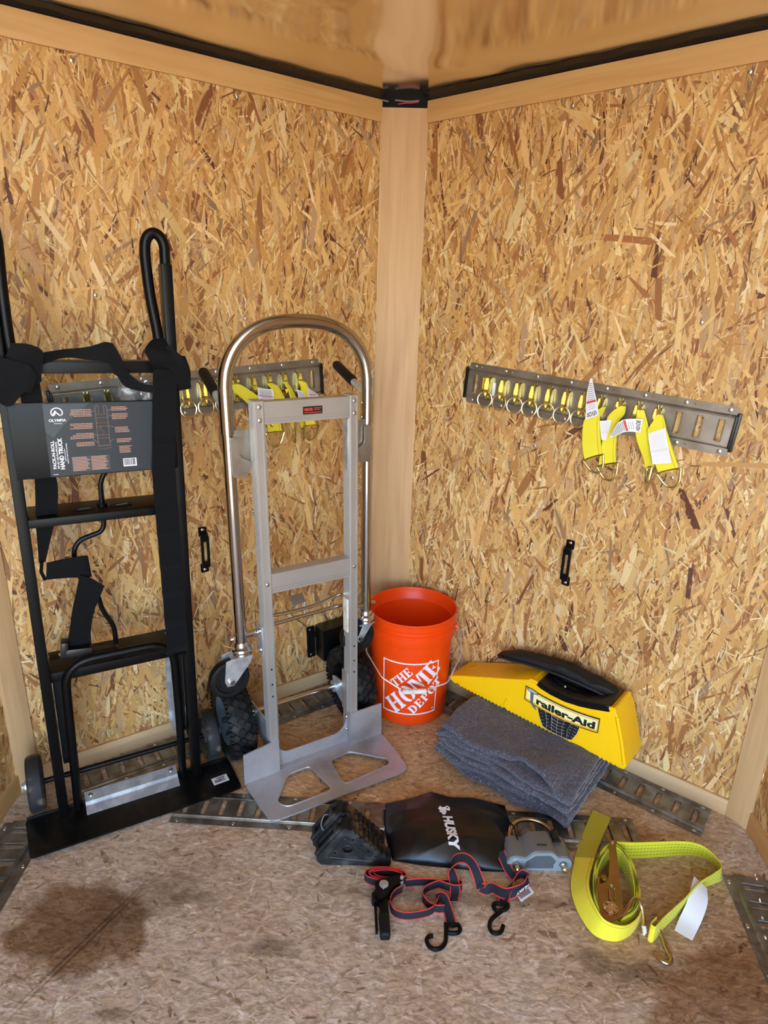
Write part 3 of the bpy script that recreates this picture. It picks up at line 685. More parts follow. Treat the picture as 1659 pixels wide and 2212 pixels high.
# ---------------------------------------------------------------- yellow loop straps with D rings
def wpt(side, s, z, out): return wm(side) @ V((sx(side, s), out, z))
def dring(b, c, w, h, ux, uz, r=.003):
    """D ring hanging from bar centre c: width w, drop h, in plane ux (across) / uz (down)"""
    c = V(c); ux = V(ux).normalized(); uz = V(uz).normalized()
    P = [(-w/2, 0), (w/2, 0), (w/2*1.04, .25*h), (w*.36, .75*h), (w*.12, h), (-w*.12, h), (-w*.36, .75*h), (-w/2*1.04, .25*h)]
    pts = spline([c+ux*x+uz*y for x, y in P], 4, True); b.tube(pts, r, 8, True)
def loop_strap(label, side, k, edgeA, edgeB, ring=None, tagq=None, ringw=.05, ringdir=None, tagtext=None, dropv=(0, 0, -1), faded=False):
    """edges are (s, z, out) lists from the clip down to the D ring"""
    r = empty('loop_strap', label, 'tie-down strap', mat=slot_m(side, k), group='yellow loop straps clipped into the wall tracks')
    inv = slot_m(side, k).inverted()
    c = lambda L: [inv @ wpt(side, s, z, o) for s, z, o in L]
    fitting_body(MB()).build('clip', m_yzinc, r, 30)
    A, B = c(edgeA), c(edgeB)
    b = MB(); b.strip(A, B, .0026, 22); off = V((0, 0, -.005))
    b.strip([a+off*(.3 if i in (0, len(A)-1) else 1) for i, a in enumerate(A)], [q+off*(.3 if i in (0, len(B)-1) else 1) for i, q in enumerate(B)], .0022, 22)
    b.build('webbing', m_webyel, r, 50)
    b = MB(); a, q = A[-1], B[-1]; mid = (a+q)/2; ux = (q-a).normalized(); down = (inv.to_3x3() @ V(dropv)); down = down-ux*down.dot(ux)
    if ringdir: ux = (inv.to_3x3() @ (wm(side).to_3x3() @ V(ringdir))).normalized(); down = inv.to_3x3() @ V((0, 0, -1))
    dring(b, mid+down.normalized()*-.002, ringw*1.04, .044, ux, down); b.build('d_ring', m_yzinc, r)
    if tagq:
        TA, TB = c(tagq[0]), c(tagq[1]); b = MB(); b.strip(TA, TB, .0005, 12); t = b.build('care_tag', m_tag, r, 60)
        # print on the tag: rows between the two edges
        SA, SB = resample(spline(TA, 6), 40), resample(spline(TB, 6), 40)
        def on(u, v, lift=.0006):
            x = max(0, min(1, v))*38.999; i = int(x); f = x-i
            a, q = SA[i].lerp(SA[i+1], f), SB[i].lerp(SB[i+1], f)
            n = (SA[i+1]-SA[i]).cross(q-a); n = n.normalized() if n.length > 1e-9 else V((0, 0, 1))
            if n.z < 0: n = -n
            return a.lerp(q, u)+n*lift
        ib = MB(); rb = MB()
        v = .12
        while v < .52:
            ib.strip([on(.12, v), on(.88, v)], [on(.12, v+.018), on(.88, v+.018)], .0002); v += .05
        rb.strip([on(.06, .56), on(.94, .56)], [on(.06, .62), on(.94, .62)], .0002)
        for v in (.66, .71, .76): ib.strip([on(.2, v), on(.8, v)], [on(.2, v+.012), on(.8, v+.012)], .0002)
        if tagtext:
            me = text_mesh(tagtext, 1, .02); xs = [q.co.x for q in me.vertices]; ys = [q.co.y for q in me.vertices]; x0, x1, y0, y1 = min(xs), max(xs), min(ys), max(ys)
            warp(me, lambda p: on(.9-.8*(p.x-x0)/(x1-x0), .95-.12*(p.y-y0)/(y1-y0) if False else .84+.12*(p.y-y0)/(y1-y0)))
            link('lettering', me, m_ink, t, 0)
        fp = ib.build('fine_print', m_faded if faded else m_greyink, t, 0, recalc=False); fp['kind'] = 'stuff'; rb.build('warning_band', m_fadedred if faded else m_redink, t, 0, recalc=False)
    return r
loop_strap('yellow loop strap under the tall upright white tag, nearest the ring anchors', 'R', 8,
    [(.650, 1.108, .032), (.620, 1.082, .038), (.607, 1.062, .040), (.612, 1.00, .04), (.625, .955, .040)],
    [(.661, 1.110, .032), (.656, 1.092, .040), (.650, 1.080, .042), (.658, 1.03, .042), (.671, .978, .042)],
    tagq=([(.612, 1.184, .046), (.609, 1.14, .05), (.611, 1.10, .046), (.612, 1.070, .044)], [(.617, 1.184, .046), (.630, 1.15, .05), (.640, 1.12, .047), (.649, 1.087, .045)]), tagtext='VEVOR')
loop_strap('yellow loop strap tucked second from the ring anchors, white tag behind its neighbour', 'R', 9,
    [(.698, 1.117, .028), (.680, 1.10, .032), (.668, 1.075, .034), (.664, 1.0, .034), (.664, .943, .034)],
    [(.712, 1.117, .028), (.712, 1.095, .034), (.700, 1.07, .036), (.704, 1.0, .036), (.711, .960, .036)],
    tagq=([(.650, 1.071, .037), (.655, 1.05, .038), (.662, 1.02, .037)], [(.682, 1.078, .037), (.680, 1.05, .038), (.674, 1.02, .037)]), faded=True)
loop_strap('yellow loop strap hanging edge-on with a white tag curling out to its left', 'R', 10,
    [(.744, 1.112, .030), (.748, 1.08, .042), (.760, 1.04, .055), (.785, .99, .052), (.794, .962, .050)],
    [(.760, 1.112, .026), (.776, 1.07, .026), (.786, 1.04, .024), (.800, .99, .022), (.806, .966, .022)],
    tagq=([(.690, 1.030, .06), (.705, 1.07, .066), (.722, 1.087, .07), (.745, 1.092, .062), (.766, 1.092, .045)], [(.694, 1.034, .06), (.716, 1.046, .066), (.732, 1.056, .07), (.748, 1.058, .062), (.765, 1.055, .045)]), ringw=.03, ringdir=(.1, 1, 0), tagtext='VEVOR')
loop_strap('rightmost yellow loop strap, its front covered by a blank white tag', 'R', 11,
    [(.796, 1.106, .03), (.784, 1.075, .036), (.781, 1.055, .038), (.802, 1.0, .038), (.826, .953, .038)],
    [(.810, 1.106, .03), (.820, 1.085, .036), (.826, 1.070, .038), (.850, 1.02, .038), (.873, .974, .038)],
    tagq=([(.784, 1.056, .041), (.788, 1.04, .044), (.795, 1.02, .046), (.808, .976, .043)], [(.824, 1.076, .041), (.832, 1.05, .044), (.840, 1.03, .045), (.853, .988, .043)]), faded=True)
# left wall
loop_strap('yellow loop strap sweeping right from behind the aluminium truck arch', 'L', 9,
    [(.520, 1.125, .03), (.500, 1.128, .04), (.470, 1.11, .045), (.43, 1.08, .045), (.40, 1.05, .04)],
    [(.512, 1.105, .03), (.490, 1.085, .04), (.465, 1.06, .045), (.43, 1.03, .045), (.40, 1.0, .04)])
loop_strap('yellow loop strap on the left wall with a small white tag reading upside down', 'L', 10,
    [(.456, 1.118, .03), (.440, 1.11, .04), (.430, 1.08, .045), (.42, 1.04, .04), (.41, .975, .036)],
    [(.444, 1.118, .03), (.425, 1.11, .04), (.395, 1.085, .04), (.378, 1.04, .04), (.365, .975, .036)],
    tagq=([(.448, 1.116, .052), (.448, 1.100, .054), (.448, 1.080, .054)], [(.400, 1.110, .054), (.398, 1.09, .056), (.398, 1.070, .056)]), tagtext='VEVOR')
loop_strap('yellow loop strap on the left wall, third from the right, bulging forward', 'L', 11,
    [(.408, 1.125, .03), (.400, 1.11, .045), (.392, 1.08, .05), (.36, 1.04, .045), (.325, .98, .04)],
    [(.394, 1.125, .03), (.376, 1.115, .04), (.355, 1.08, .04), (.335, 1.04, .04), (.318, .98, .03)], ringw=.036, ringdir=(.3, .9, 0))
loop_strap('yellow loop strap on the left wall, second from the right, seen edge-on', 'L', 12,
    [(.356, 1.128, .03), (.345, 1.11, .045), (.338, 1.08, .05), (.318, 1.04, .045), (.297, .985, .04)],
    [(.342, 1.128, .03), (.325, 1.10, .035), (.310, 1.07, .035), (.295, 1.04, .03), (.285, .985, .03)],
    tagq=([(.320, 1.106, .05), (.316, 1.09, .052), (.310, 1.06, .05)], [(.298, 1.098, .05), (.292, 1.085, .052), (.288, 1.06, .05)]), ringw=.036, ringdir=(.3, .9, 0))
loop_strap('rightmost yellow loop strap on the left wall, with a white tag folded over it', 'L', 13,
    [(.305, 1.128, .03), (.298, 1.11, .04), (.300, 1.08, .042), (.290, 1.03, .04), (.280, .985, .036)],
    [(.292, 1.128, .03), (.278, 1.12, .036), (.265, 1.08, .036), (.255, 1.03, .036), (.246, .985, .034)],
    tagq=([(.284, 1.112, .05), (.282, 1.095, .054), (.281, 1.07, .05)], [(.272, 1.104, .05), (.252, 1.09, .054), (.236, 1.072, .05)]))

# ---------------------------------------------------------------- wall pull handles
def pull(label, side, s):
    r = empty('pull_handle', label, 'pull handle', mat=wall_m(side, s, .6225, 0, .0024), group='black pull handles on the walls')
    b = MB(); 
    for sg in (-1, 1): b.prism(rrect(-.0125, sg*.075-(.03 if sg > 0 else 0), .0125, sg*.075+(.03 if sg < 0 else 0), .004, 3), .003)
    b.build('mounting_plate', m_blackpowder, r)
    b = MB(); b.mesh(curve_mesh([rrect(-.0115, -.052, .0115, .052, .006, 4), rrect(-.0062, -.034, .0062, .034, .004, 4)], .003, .001), T(0, 0, .019))
    for sg in (-1, 1): b.strip([(-.0115, sg*.047, .019), (-.0105, sg*.055, .010), (-.010, sg*.06, .003)], [(.0115, sg*.047, .019), (.0105, sg*.055, .010), (.010, sg*.06, .003)], .004, 8)
    b.build('grip', m_blackpowder, r)
    for sg in (-1, 1): screw(r, T(0, sg*.066, .003), SCREW, 'screw', .9)
pull('black metal pull handle on the left wall between the two hand trucks', 'L', .624)
pull('black metal pull handle on the right wall below the row of ring anchors', 'R', .6016)

# ---------------------------------------------------------------- junction box on the left wall
r = empty('junction_box', 'black plastic junction box low on the left wall, behind the aluminium hand truck', 'electrical box', mat=wall_m('L', .19, .19, .03, .0024))
b = MB(); b.soft((.118, .125, .062), (.012, .004, .0325), .004, (6, 6, 6)); b.build('housing', m_blackplastic, r)
b = MB(); b.prism(rrect(-.080, -.062, -.048, .064, .005), .004); b.box((.012, .02, .012), (-.054, .03, .008), bev=.002); b.build('mounting_flange', m_blackplastic, r)
for y in (-.05, .052): screw(r, T(-.067, y, .004), SCREW, 'screw', .8)
b = MB(); b.tube(spline([(-.05, .045, .02), (-.09, .08, .012), (-.125, .12, .006), (-.15, .16, .003)], 6), .0012, 6); b.build('cable', m_blackplastic, r)

# ---------------------------------------------------------------- wires in the gap above the nose post
r = empty('wire_bundle', 'loose red and grey wires in the dark gap above the wooden nose post', 'wires', (0, .005, 1.925))
for i, (m, pts) in enumerate(((m_wire_red, [(-.02, -.006, .006), (.0, -.010, .008), (.02, -.010, .009), (.04, -.006, .012)]), (m_wire_grey, [(-.03, -.006, .016), (.0, -.008, .013), (.022, -.009, .013), (.042, -.006, .016)]), (m_wire_grey, [(-.068, -.006, .016), (-.06, -.008, .013), (-.05, -.006, .012)]))):
    b = MB(); b.tube(spline(pts, 5), .0022, 8); b.build('wire', m, r)

# ---------------------------------------------------------------- black appliance hand truck (front = local -y)
BT = T(-.690, -.746, .0140) @ RZ(RAD(31.66)) @ RY(.015) @ M.Diagonal((1, 1, .992, 1))
bt = empty('hand_truck', 'tall black appliance hand truck with webbing straps, standing against the left wall', 'hand truck', mat=BT)
def mirror(f):
    for sg in (-1, 1): f(sg)
def bt_side(sg):
    x = .1775*sg
    b = MB(); b.box((.024, .046, 1.432), (x, .023, .7165), bev=.004); b.build('upright_rail', m_blackpowder, bt)
    xi = .129*sg
    P = [V((x, .018, 1.40)), V((x, .018, 1.455))]
    xm = (.172+.136)/2*sg; rr = (.172-.136)/2*sg
    R = .0215 if sg > 0 else .0125; xm = (.178-R)*sg; xo = 0 if sg > 0 else -.018
    P += [V((xm+sg*R*cos(pi*i/10), .018, 1.462+.034*sin(pi*i/10))) for i in range(11)]
    P += [V((.1345*sg+xo, .018, 1.44)), V((.139*sg+xo*.9, .017, 1.36)), V((.150*sg+xo*.3, .014, 1.27)), V((.152*sg, .014, 1.20))]
    b = MB(); b.tube(spline(P, 4), .0122, 14); b.build('loop_handle', m_blackpowder, bt)
mirror(bt_side)
def bar(name, z0, z1, dep, y0=.002, w=.166):
    b = MB(); b.box((2*w, .003, z1-z0), (0, y0+.0015, (z0+z1)/2), bev=.001); b.box((2*w, dep, .003), (0, y0+dep/2, z1-.0015), bev=.001)
    b.box((2*w, .003, z1-z0), (0, y0+dep-.0015, (z0+z1)/2), bev=.001); return b.build(name, m_blackpowder, bt)
bar('cross_bar', 1.186, 1.213, .050)
c2 = bar('cross_bar', .832, .853, .115)
c3 = bar('cross_bar', .411, .438, .115, .014)
for x, y in ((-.045, .045), (.04, .05)):   # punched lens openings, each with a bright sliver laid on top
    b = MB(); b.mesh(curve_mesh([[(.026*cos(t)*1.0, .012*sin(t)) for t in [2*pi*i/20 for i in range(20)]]], .0008), T(x, y, .8545)); h = b.build('punched_opening', m_dark, c2)
    b = MB(); b.strip([(x-.012, y-.004, .8556), (x+.014, y-.001, .8556)], [(x-.010, y-.001, .8556), (x+.016, y+.002, .8556)], .0004); b.build('bright_sliver', m_zincbright, c2)
# label panel
b = MB(); b.box((.350, .004, .172), (0, .000, 1.037), bev=.001); panel = b.build('label_panel', m_blackpowder, bt)
L0, L1, LZ0, LZ1 = -.108, .124, .953, 1.120
b = MB(); b.box((L1-L0, .0006, LZ1-LZ0), ((L0+L1)/2, -.0023, (LZ0+LZ1)/2)); b.build('sticker', m_stickdark, panel)
def onp(x, z, y=-.0030): return T(x, y, z) @ RX(pi/2)
def ptext(txt, size, x, z, mat, bold=.0, rot=0, ax='LEFT', width=None, sh=0):
    me = text_mesh(txt, size, bold, sh, ax, width=width); return link('lettering', me, mat, panel, 0, onp(x, z) @ RZ(rot))
b = MB(); b.prism([(L0, LZ0+.105), (L0, LZ1), (L0+.095, LZ1), (L0+.040, LZ0+.12), (L0+.014, LZ0+.09)], .0002, onp(0, 0, -.0027)); b.build('sticker_corner', m_sticklight, panel)
b = MB(); ox, oz = L0+.0265, LZ1-.0195
b.mesh(curve_mesh([[(.0125*cos(a), .0115*sin(a)) for a in [RAD(-38+256*i/30) for i in range(31)]]+[(.0100*cos(a), .0090*sin(a)) for a in [RAD(218-256*i/30) for i in range(31)]]], .0002), onp(ox, oz))
b.mesh(curve_mesh([[(-.0105, -.0075), (-.0035, .0055), (.0005, .0005), (.0035, -.0025), (.0085, -.0075), (.0045, -.0075), (-.0015, -.0015), (-.0055, -.0075)]], .0002), onp(ox, oz)); b.build('mountain_emblem', m_tag, panel)
ptext('OLYMPIA', .0085, ox, oz-.0205, m_tag, .03, 0, 'CENTER', .035); ptext('TOOLS', .0036, ox, oz-.026, m_tag, .01, 0, 'CENTER', .017)
ptext('PACK-N-ROLL', .0095, L0+.0135, LZ0+.018, m_tag, .03, pi/2, 'LEFT', .066); ptext('800 LBS / 362 KG APPLIANCE', .0052, L0+.0195, LZ0+.018, m_tag, .03, pi/2, 'LEFT', .063)
ptext('HAND TRUCK', .0118, L0+.0300, LZ0+.016, m_tag, .045, pi/2, 'LEFT', .074); ptext('CAMIÓN DE MANO', .0034, L0+.0350, LZ0+.034, m_tag, .02, pi/2); ptext('CAMION À MAIN DE L\'APPAREIL', .0034, L0+.0395, LZ0+.028, m_tag, .02, pi/2)
ptext('RS-020', .0032, L0+.006, LZ0+.004, m_tag, .02)
rows = MB(); R = random.Random(5)
for x0, x1, z, n, al in ((L0+.050, L0+.098, LZ1-.016, 5, 1), (L0+.048, L0+.098, LZ1-.048, 4, 1), (L0+.048, L0+.098, LZ1-.071, 4, 1), (L0+.056, L0+.098, LZ1-.092, 3, 1), (L0+.140, L0+.178, LZ1-.012, 3, 0), (L0+.140, L0+.178, LZ1-.028, 4, 0), (L0+.144, L0+.180, LZ1-.060, 4, 0), (L0+.146, L0+.180, LZ1-.088, 3, 0), (L0+.150, L0+.180, LZ1-.106, 5, 0)):
    for i in range(n):
        zz = z-.0036*i; w = (x1-x0)*R.uniform(.7, 1); a, c = (x1-w, x1) if al else (x0, x0+w); q = a
        while q < c:
            e = min(c, q+R.uniform(.003, .007)); rows.prism(rect(q, zz, e-.0008, zz+.0017), .0002, onp(0, 0, -.0030)); q = e
rows.build('fine_print', m_orangeink, panel, 0)['kind'] = 'stuff'
b = MB(); b.prism(rect(L0+.046, LZ0+.008, L0+.127, LZ0+.044), .0002, onp(0, 0, -.0028)); b.build('print_box', m_sticklight, panel)
b = MB()
for c in range(2):
    for i in range(10):
        q = L0+.047+c*.040; w = .038 if i % 3 else .036
        b.prism(rect(q, LZ0+.0100+i*.0034, q+w*R.uniform(.75, 1), LZ0+.0115+i*.0034), .0002, onp(0, 0, -.0031))
b.build('fine_print', m_orangeink, panel, 0)['kind'] = 'stuff'
b = MB(); b.prism(rect(L0+.156, LZ0+.012, L0+.186, LZ0+.032), .0002, onp(0, 0, -.0028)); b.build('barcode_ground', m_tag, panel)
b = MB(); q = L0+.158
while q < L0+.184:
    w = R.choice((.0005, .0009, .0014)); b.prism(rect(q, LZ0+.015, q+w, LZ0+.031), .0002, onp(0, 0, -.0031)); q += w+R.choice((.0006, .001))
b.build('barcode', m_ink, panel, 0)
# line drawing of a hand truck on the sticker
b = MB(); dx0, dz0 = L0+.118, LZ0+.062
def dl(p, w=.0007, closed=False): b.tube([(dx0+x, -.0030, dz0+z) for x, z in p], w, 5, closed, ry=.0003)
for sg in (-1, 1): dl([(sg*.0125, .005), (sg*.0125, .095)]); dl([(sg*.0085+.003*cos(t), .095+.004*sin(t)) for t in [pi*i/8 for i in range(9)]]); dl([(sg*.0055, .095), (sg*.0055, .078)])
for z in (.078, .070, .058, .050, .030, .022, .005): dl([(-.0125, z), (.0125, z)])
dl([(-.016, -.004), (.014, -.002), (.016, .004), (-.014, .003)], .0006, True); dl([(-.004, .050), (-.006, .042), (.003, .038), (.0, .030)])
for a, c in (((-.013, .086), (-.024, .086)), ((-.012, .028), (-.022, .034)), ((-.013, .012), (-.022, .02)), ((.013, .086), (.022, .09)), ((.013, .074), (.022, .074)), ((.013, .05), (.024, .048)), ((.013, .012), (.022, .02))): dl([a, c], .0004)
b.build('truck_drawing', m_orangeink, panel, 0)
b = MB()
for z0, z1 in ((.058, .070), (.022, .029)): b.prism(rect(dx0-.012, dz0+z0, dx0+.012, dz0+z1), .0002, onp(0, 0, -.0029))
b.build('drawing_fill', m_stickblack, panel, 0)['kind'] = 'stuff'
# crank rod zig-zagging down behind the bars
P = [(.044, .06, 1.192), (.085, .06, 1.160), (.101, .06, 1.135), (.099, .06, 1.10)]
b = MB(); b.tube(fillet(P, .03), .0062, 10)
b.tube(fillet([(.045, .06, .955), (.014, .06, .945), (-.002, .06, .915), (-.003, .06, .80), (-.012, .06, .784), (-.062, .06, .770), (-.078, .06, .745), (-.077, .06, .690), (-.06, .06, .64), (-.034, .06, .615), (-.029, .06, .57), (-.003, .06, .515), (-.003, .06, .437)], .022), .0062, 10)
for z in (.856, .832, .441): b.cyl((-.003, .06, z-.003), (-.003, .06, z+.004), .012, 12)
b.build('crank_rod', m_blackpowder, bt)
# lower guard frame, galvanised kick strip and toe plate
b = MB(); b.tube(fillet([(-.142, .022, .002), (-.138, .006, .20), (-.132, -.004, .468), (.132, -.004, .468), (.138, .006, .2), (.138, .022, .002)], .072, 10), .0112, 14); b.build('guard_frame', m_blackpowder, bt)
b = MB(); ol = rpoly([(-.262, -.103), (-.270, .036), (.278, .036), (.280, -.103)], .012); b.prism([(x, y) for x, y in ol], .005, T(0, 0, -.0055))
b.box((.540, .005, .010), (.004, .034, .004), bev=.002); b.build('toe_plate', m_toe, bt)
b = MB(); b.strip([(-.124, .038, .032), (-.124, .012, .020), (-.124, .010, .011), (-.124, .004, .012), (-.124, -.018, .001)], [(.122, .038, .032), (.122, .012, .020), (.122, .010, .011), (.122, .004, .012), (.122, -.018, .001)], .0018); kick = b.build('kick_strip', m_zincbright, bt, 20)
for x in (-.108, .106): screw(bt, T(x, .026, .0285) @ RX(.43), SCREW, 'bolt', 1.1)
b = MB(); b.box((.046, .0004, .030), (0, 0, 0)); st = b.build('barcode_sticker', m_tag, bt, 0, T(.232, -.045, .0003) @ RZ(.05) @ RX(-pi/2)); 
b = MB(); q = -.016
while q < .014:
    w = R.choice((.0006, .001, .0016)); b.box((w, .0003, .011), (q, -.0004, -.003)); q += w+R.choice((.0007, .0012))
b.box((.020, .0003, .0018), (.004, -.0004, .0055)); b.box((.026, .0003, .0018), (.002, -.0004, .0095)); b.build('barcode', m_ink, st, 0)
# axle, wheels, stair glides
b = MB(); b.cyl((-.262, .085, .0712), (.262, .085, .0712), .0075, 12); b.build('axle', m_blackpowder, bt)
def bt_wheel(sg):
    b = MB(); prof = [(.0, -.019), (.022, -.019), (.026, -.012), (.052, -.012), (.058, -.019), (.070, -.019), (.0755, -.014), (.077, -.007), (.077, .007), (.0755, .014), (.070, .019), (.058, .019), (.052, .012), (.026, .012), (.022, .019), (0, .019)]
    b.lathe(prof, 36); w = b.build('wheel', m_rubberdust, bt, 30, T(.236*sg, .085, .0712) @ RY(pi/2))
    b = MB(); b.lathe([(.014, .0195), (.014, .026), (.009, .028), (.009, .033), (0, .033)] if sg > 0 else [(0, -.033), (.009, -.033), (.009, -.028), (.014, -.026), (.014, -.0195)], 12); b.build('axle_nut', m_zincbright, w, 30)
    # stair glide: long loop frame behind the rail with a rubber belt round it
    x = .148*sg; n = 24; zc0, zc1, yc, Rg = .155, .395, .105, .042
    loop = [(yc+Rg*cos(pi+pi*i/n), zc0+Rg*sin(pi+pi*i/n)) for i in range(n+1)]+[(yc+Rg*cos(pi*i/n), zc1+Rg*sin(pi*i/n)) for i in range(n+1)]
    b = MB(); b.strip([(x-.016, y, z) for y, z in loop], [(x+.016, y, z) for y, z in loop], .003, closed=True); g = b.build('stair_glide', m_zincbright, bt, 40)
    lo2 = [(yc+(y-yc)*1.16, (z-.275)*1.022+.275) for y, z in loop]
    b = MB(); b.strip([(x+sg*.004-.011, y, z) for y, z in lo2], [(x+sg*.004+.011, y, z) for y, z in lo2], .005, closed=True); b.build('glide_belt', m_rubber, g, 40)
    for z in (.20, .34): screw(bt, T(x-sg*.0, yc-Rg+.002, z) @ RX(pi/2), BOLT, 'bolt', 1)
    b = MB(); b.box((.004, .06, .30), (x+sg*.020, .085, .26), bev=.001); b.build('glide_bracket', m_blackpowder, bt)
mirror(bt_wheel)
# webbing straps that belong to the truck
b = MB(); n = 60; A = []; B = []
for i in range(n):
    t = i/(n-1); z = 1.196-t*.755; w = .0275; x = .156-.020*min(1, t*3)+.008*max(0, t-.3); k = (t*9) % 1
    y = -.014-.0075*(1-k)*(1 if t > .2 else .4)
    A.append((x-w, y, z)); B.append((x+w, y-.001, z))
b.strip(A, B, .0028); b.build('long_strap', m_webblack, bt, 20)
b = MB(); b.strip([(.13, -.014, 1.196), (.118, -.022, 1.222), (.112, -.018, 1.240), (.130, .0, 1.258), (.150, .012, 1.272)], [(.186, -.014, 1.192), (.180, -.024, 1.21), (.172, -.022, 1.232), (.168, -.012, 1.250), (.160, .004, 1.268)], .004, 20)
b.strip([(.166, -.016, 1.252), (.186, -.022, 1.235), (.206, -.020, 1.21), (.212, -.016, 1.17), (.214, -.012, 1.150)], [(.135, -.012, 1.215), (.150, -.020, 1.205), (.168, -.020, 1.195), (.180, -.016, 1.165), (.186, -.012, 1.145)], .004, 18)
b.strip([(.205, -.004, 1.225), (.216, .0, 1.19), (.215, .004, 1.15)], [(.20, .05, 1.225), (.212, .05, 1.19), (.212, .05, 1.15)], .003, 10)
b.build('strap_wrap', m_webblack, bt, 40)
b = MB(); b.strip([(-.150, -.016, 1.252), (-.118, -.02, 1.250), (-.094, -.016, 1.234), (-.102, -.018, 1.195), (-.104, -.016, 1.172)], [(-.172, -.014, 1.21), (-.158, -.024, 1.20), (-.140, -.024, 1.185), (-.135, -.022, 1.165), (-.133, -.018, 1.153)], .004, 22)
b.strip([(-.196, -.02, 1.235), (-.165, -.028, 1.222), (-.125, -.03, 1.208), (-.112, -.026, 1.185)], [(-.20, -.018, 1.165), (-.175, -.026, 1.158), (-.148, -.03, 1.152), (-.126, -.026, 1.150)], .004, 20)
b.strip([(-.192, -.016, 1.200), (-.165, -.02, 1.165), (-.140, -.02, 1.150)], [(-.196, -.014, 1.135), (-.175, -.018, 1.120), (-.158, -.018, 1.128)], .004, 14)
b.strip([(-.150, .01, 1.19), (-.148, .008, 1.14), (-.146, .006, 1.10)], [(-.108, .012, 1.19), (-.106, .010, 1.14), (-.105, .008, 1.10)], .003, 10)
b.build('strap_wrap', m_webblack, bt, 40)
b = MB(); b.strip([(-.098, -.016, 1.232), (-.052, -.014, 1.240), (-.006, -.016, 1.246), (.030, -.018, 1.257), (.046, -.02, 1.254)], [(-.098, -.008, 1.208), (-.052, -.010, 1.222), (-.004, -.018, 1.217), (.026, -.022, 1.215), (.040, -.024, 1.212)], .0026, 26)
b.strip([(.046, -.021, 1.255), (.060, -.022, 1.224), (.072, -.020, 1.192), (.100, -.018, 1.166), (.130, -.016, 1.158)], [(.036, -.024, 1.214), (.043, -.026, 1.196), (.062, -.024, 1.160), (.094, -.020, 1.147), (.130, -.017, 1.140)], .0026, 26)
b.build('cross_strap', m_webblack, bt, 40)
b = MB(); b.strip([(-.140, .03, .96), (-.145, .03, .90), (-.150, .03, .85), (-.154, .03, .78), (-.156, .03, .735)], [(-.100, .034, .96), (-.096, .036, .92), (-.104, .034, .86), (-.122, .034, .80), (-.142, .032, .735)], .0026, 20)
b.strip([(-.140, .022, .735), (-.10, .018, .741), (-.06, .018, .742), (-.050, .022, .739)], [(-.146, .022, .692), (-.10, .018, .690), (-.06, .018, .684), (-.046, .022, .682)], .0026, 18)
b.strip([(-.074, .016, .688), (-.098, .020, .600), (-.112, .022, .535), (-.122, .024, .500)], [(-.022, .014, .650), (-.048, .020, .590), (-.062, .024, .530), (-.064, .026, .488)], .0026, 20)
b.strip([(-.074, .014, .695), (-.05, .010, .684), (-.02, .012, .655)], [(-.075, .014, .672), (-.055, .012, .655), (-.035, .014, .632)], .0026, 10)
b.tube([(-.150, .022, .739), (-.154, .02, .715), (-.148, .022, .692)], .004, 8)
b.build('loose_strap', m_webblack, bt, 40)
b = MB(); b.box((.070, .030, .026), (-.097, .016, .486), Euler((0, .10, 0)), bev=.006); b.box((.018, .034, .044), (-.126, .018, .500), Euler((0, .1, 0)), bev=.006); b.box((.072, .020, .008), (-.035, .03, .470), Euler((0, .12, 0)), bev=.002); b.build('strap_ratchet', m_blackplastic, bt)
# crumpled clear wrap hanging behind the panel top
r = empty('plastic_wrap', 'crumpled clear plastic wrap showing above the hand truck label', 'plastic wrap', mat=BT @ T(.095, .055, 1.135))
b = MB(); b.soft((.075, .03, .05), (0, 0, 0), .012, (12, 5, 8), .012, 60); b.build('crumpled_film', m_clear, r, 60)

# ---------------------------------------------------------------- aluminium convertible hand truck (front = local -y)
AT = T(-.199, -.5495, .0115) @ RZ(RAD(32.43)) @ RY(-.014) @ M.Diagonal((1, 1, .996, 1))
at = empty('hand_truck', 'silver aluminium convertible hand truck with chrome arch handle, beside the orange bucket', 'hand truck', mat=AT)
ol = rpoly([(-.214, -.176), (.225, -.186), (.236, 0), (-.233, 0)], .028, 6)
h1 = rpoly([(-.106, -.026), (-.034, -.026), (-.016, -.140), (-.030, -.150), (-.155, -.146), (-.176, -.116)], .016, 5); h2 = rpoly([(.031, -.034), (.100, -.027), (.192, -.118), (.182, -.140), (.030, -.147), (.022, -.128)], .016, 5)
b = MB(); b.mesh(curve_mesh([ol, h1, h2], .002, .0009), T(0, 0, 0)); tp = b.build('toe_plate', m_aluplate, at)
b = MB()
for hh in (h1, h2): b.tube([(x, y, .0028) for x, y in hh], .0022, 6, True)
b.build('rolled_rim', m_aluplate, tp)
# upright back of the toe plate: two corner brackets joined by a low curved web
b = MB(); b.prism([(-.232, .0), (-.122, .0), (-.122, .118), (-.230, .104)], .004, XZ); b.prism([(.117, .0), (.233, .0), (.230, .122), (.117, .123)], .004, XZ)
b.prism([(0, 0), (.046, 0), (.046, .118), (0, .118)], .0035, T(-.1225, 0, 0) @ RZ(pi/2) @ RX(pi/2)); b.prism([(0, 0), (.046, 0), (.046, .122), (0, .122)], .0035, T(.1175, 0, 0) @ RZ(pi/2) @ RX(pi/2))
web = [(-.122, 0), (.117, 0), (.117, .112)]+[(.117-.045*(1-cos(t))-.0, .112-.066*sin(t)) for t in [pi/2*i/8 for i in range(1, 9)]]+[(-.08-.042*sin(t), .046+.056*(1-cos(t))) for t in [pi/2*i/8 for i in range(0, 9)]]
b.prism(web, .003, T(0, .022, 0) @ XZ); b.box((.239, .024, .003), (-.0025, .010, .0025))
b.build('toe_bracket', m_aluplate, at, 30)
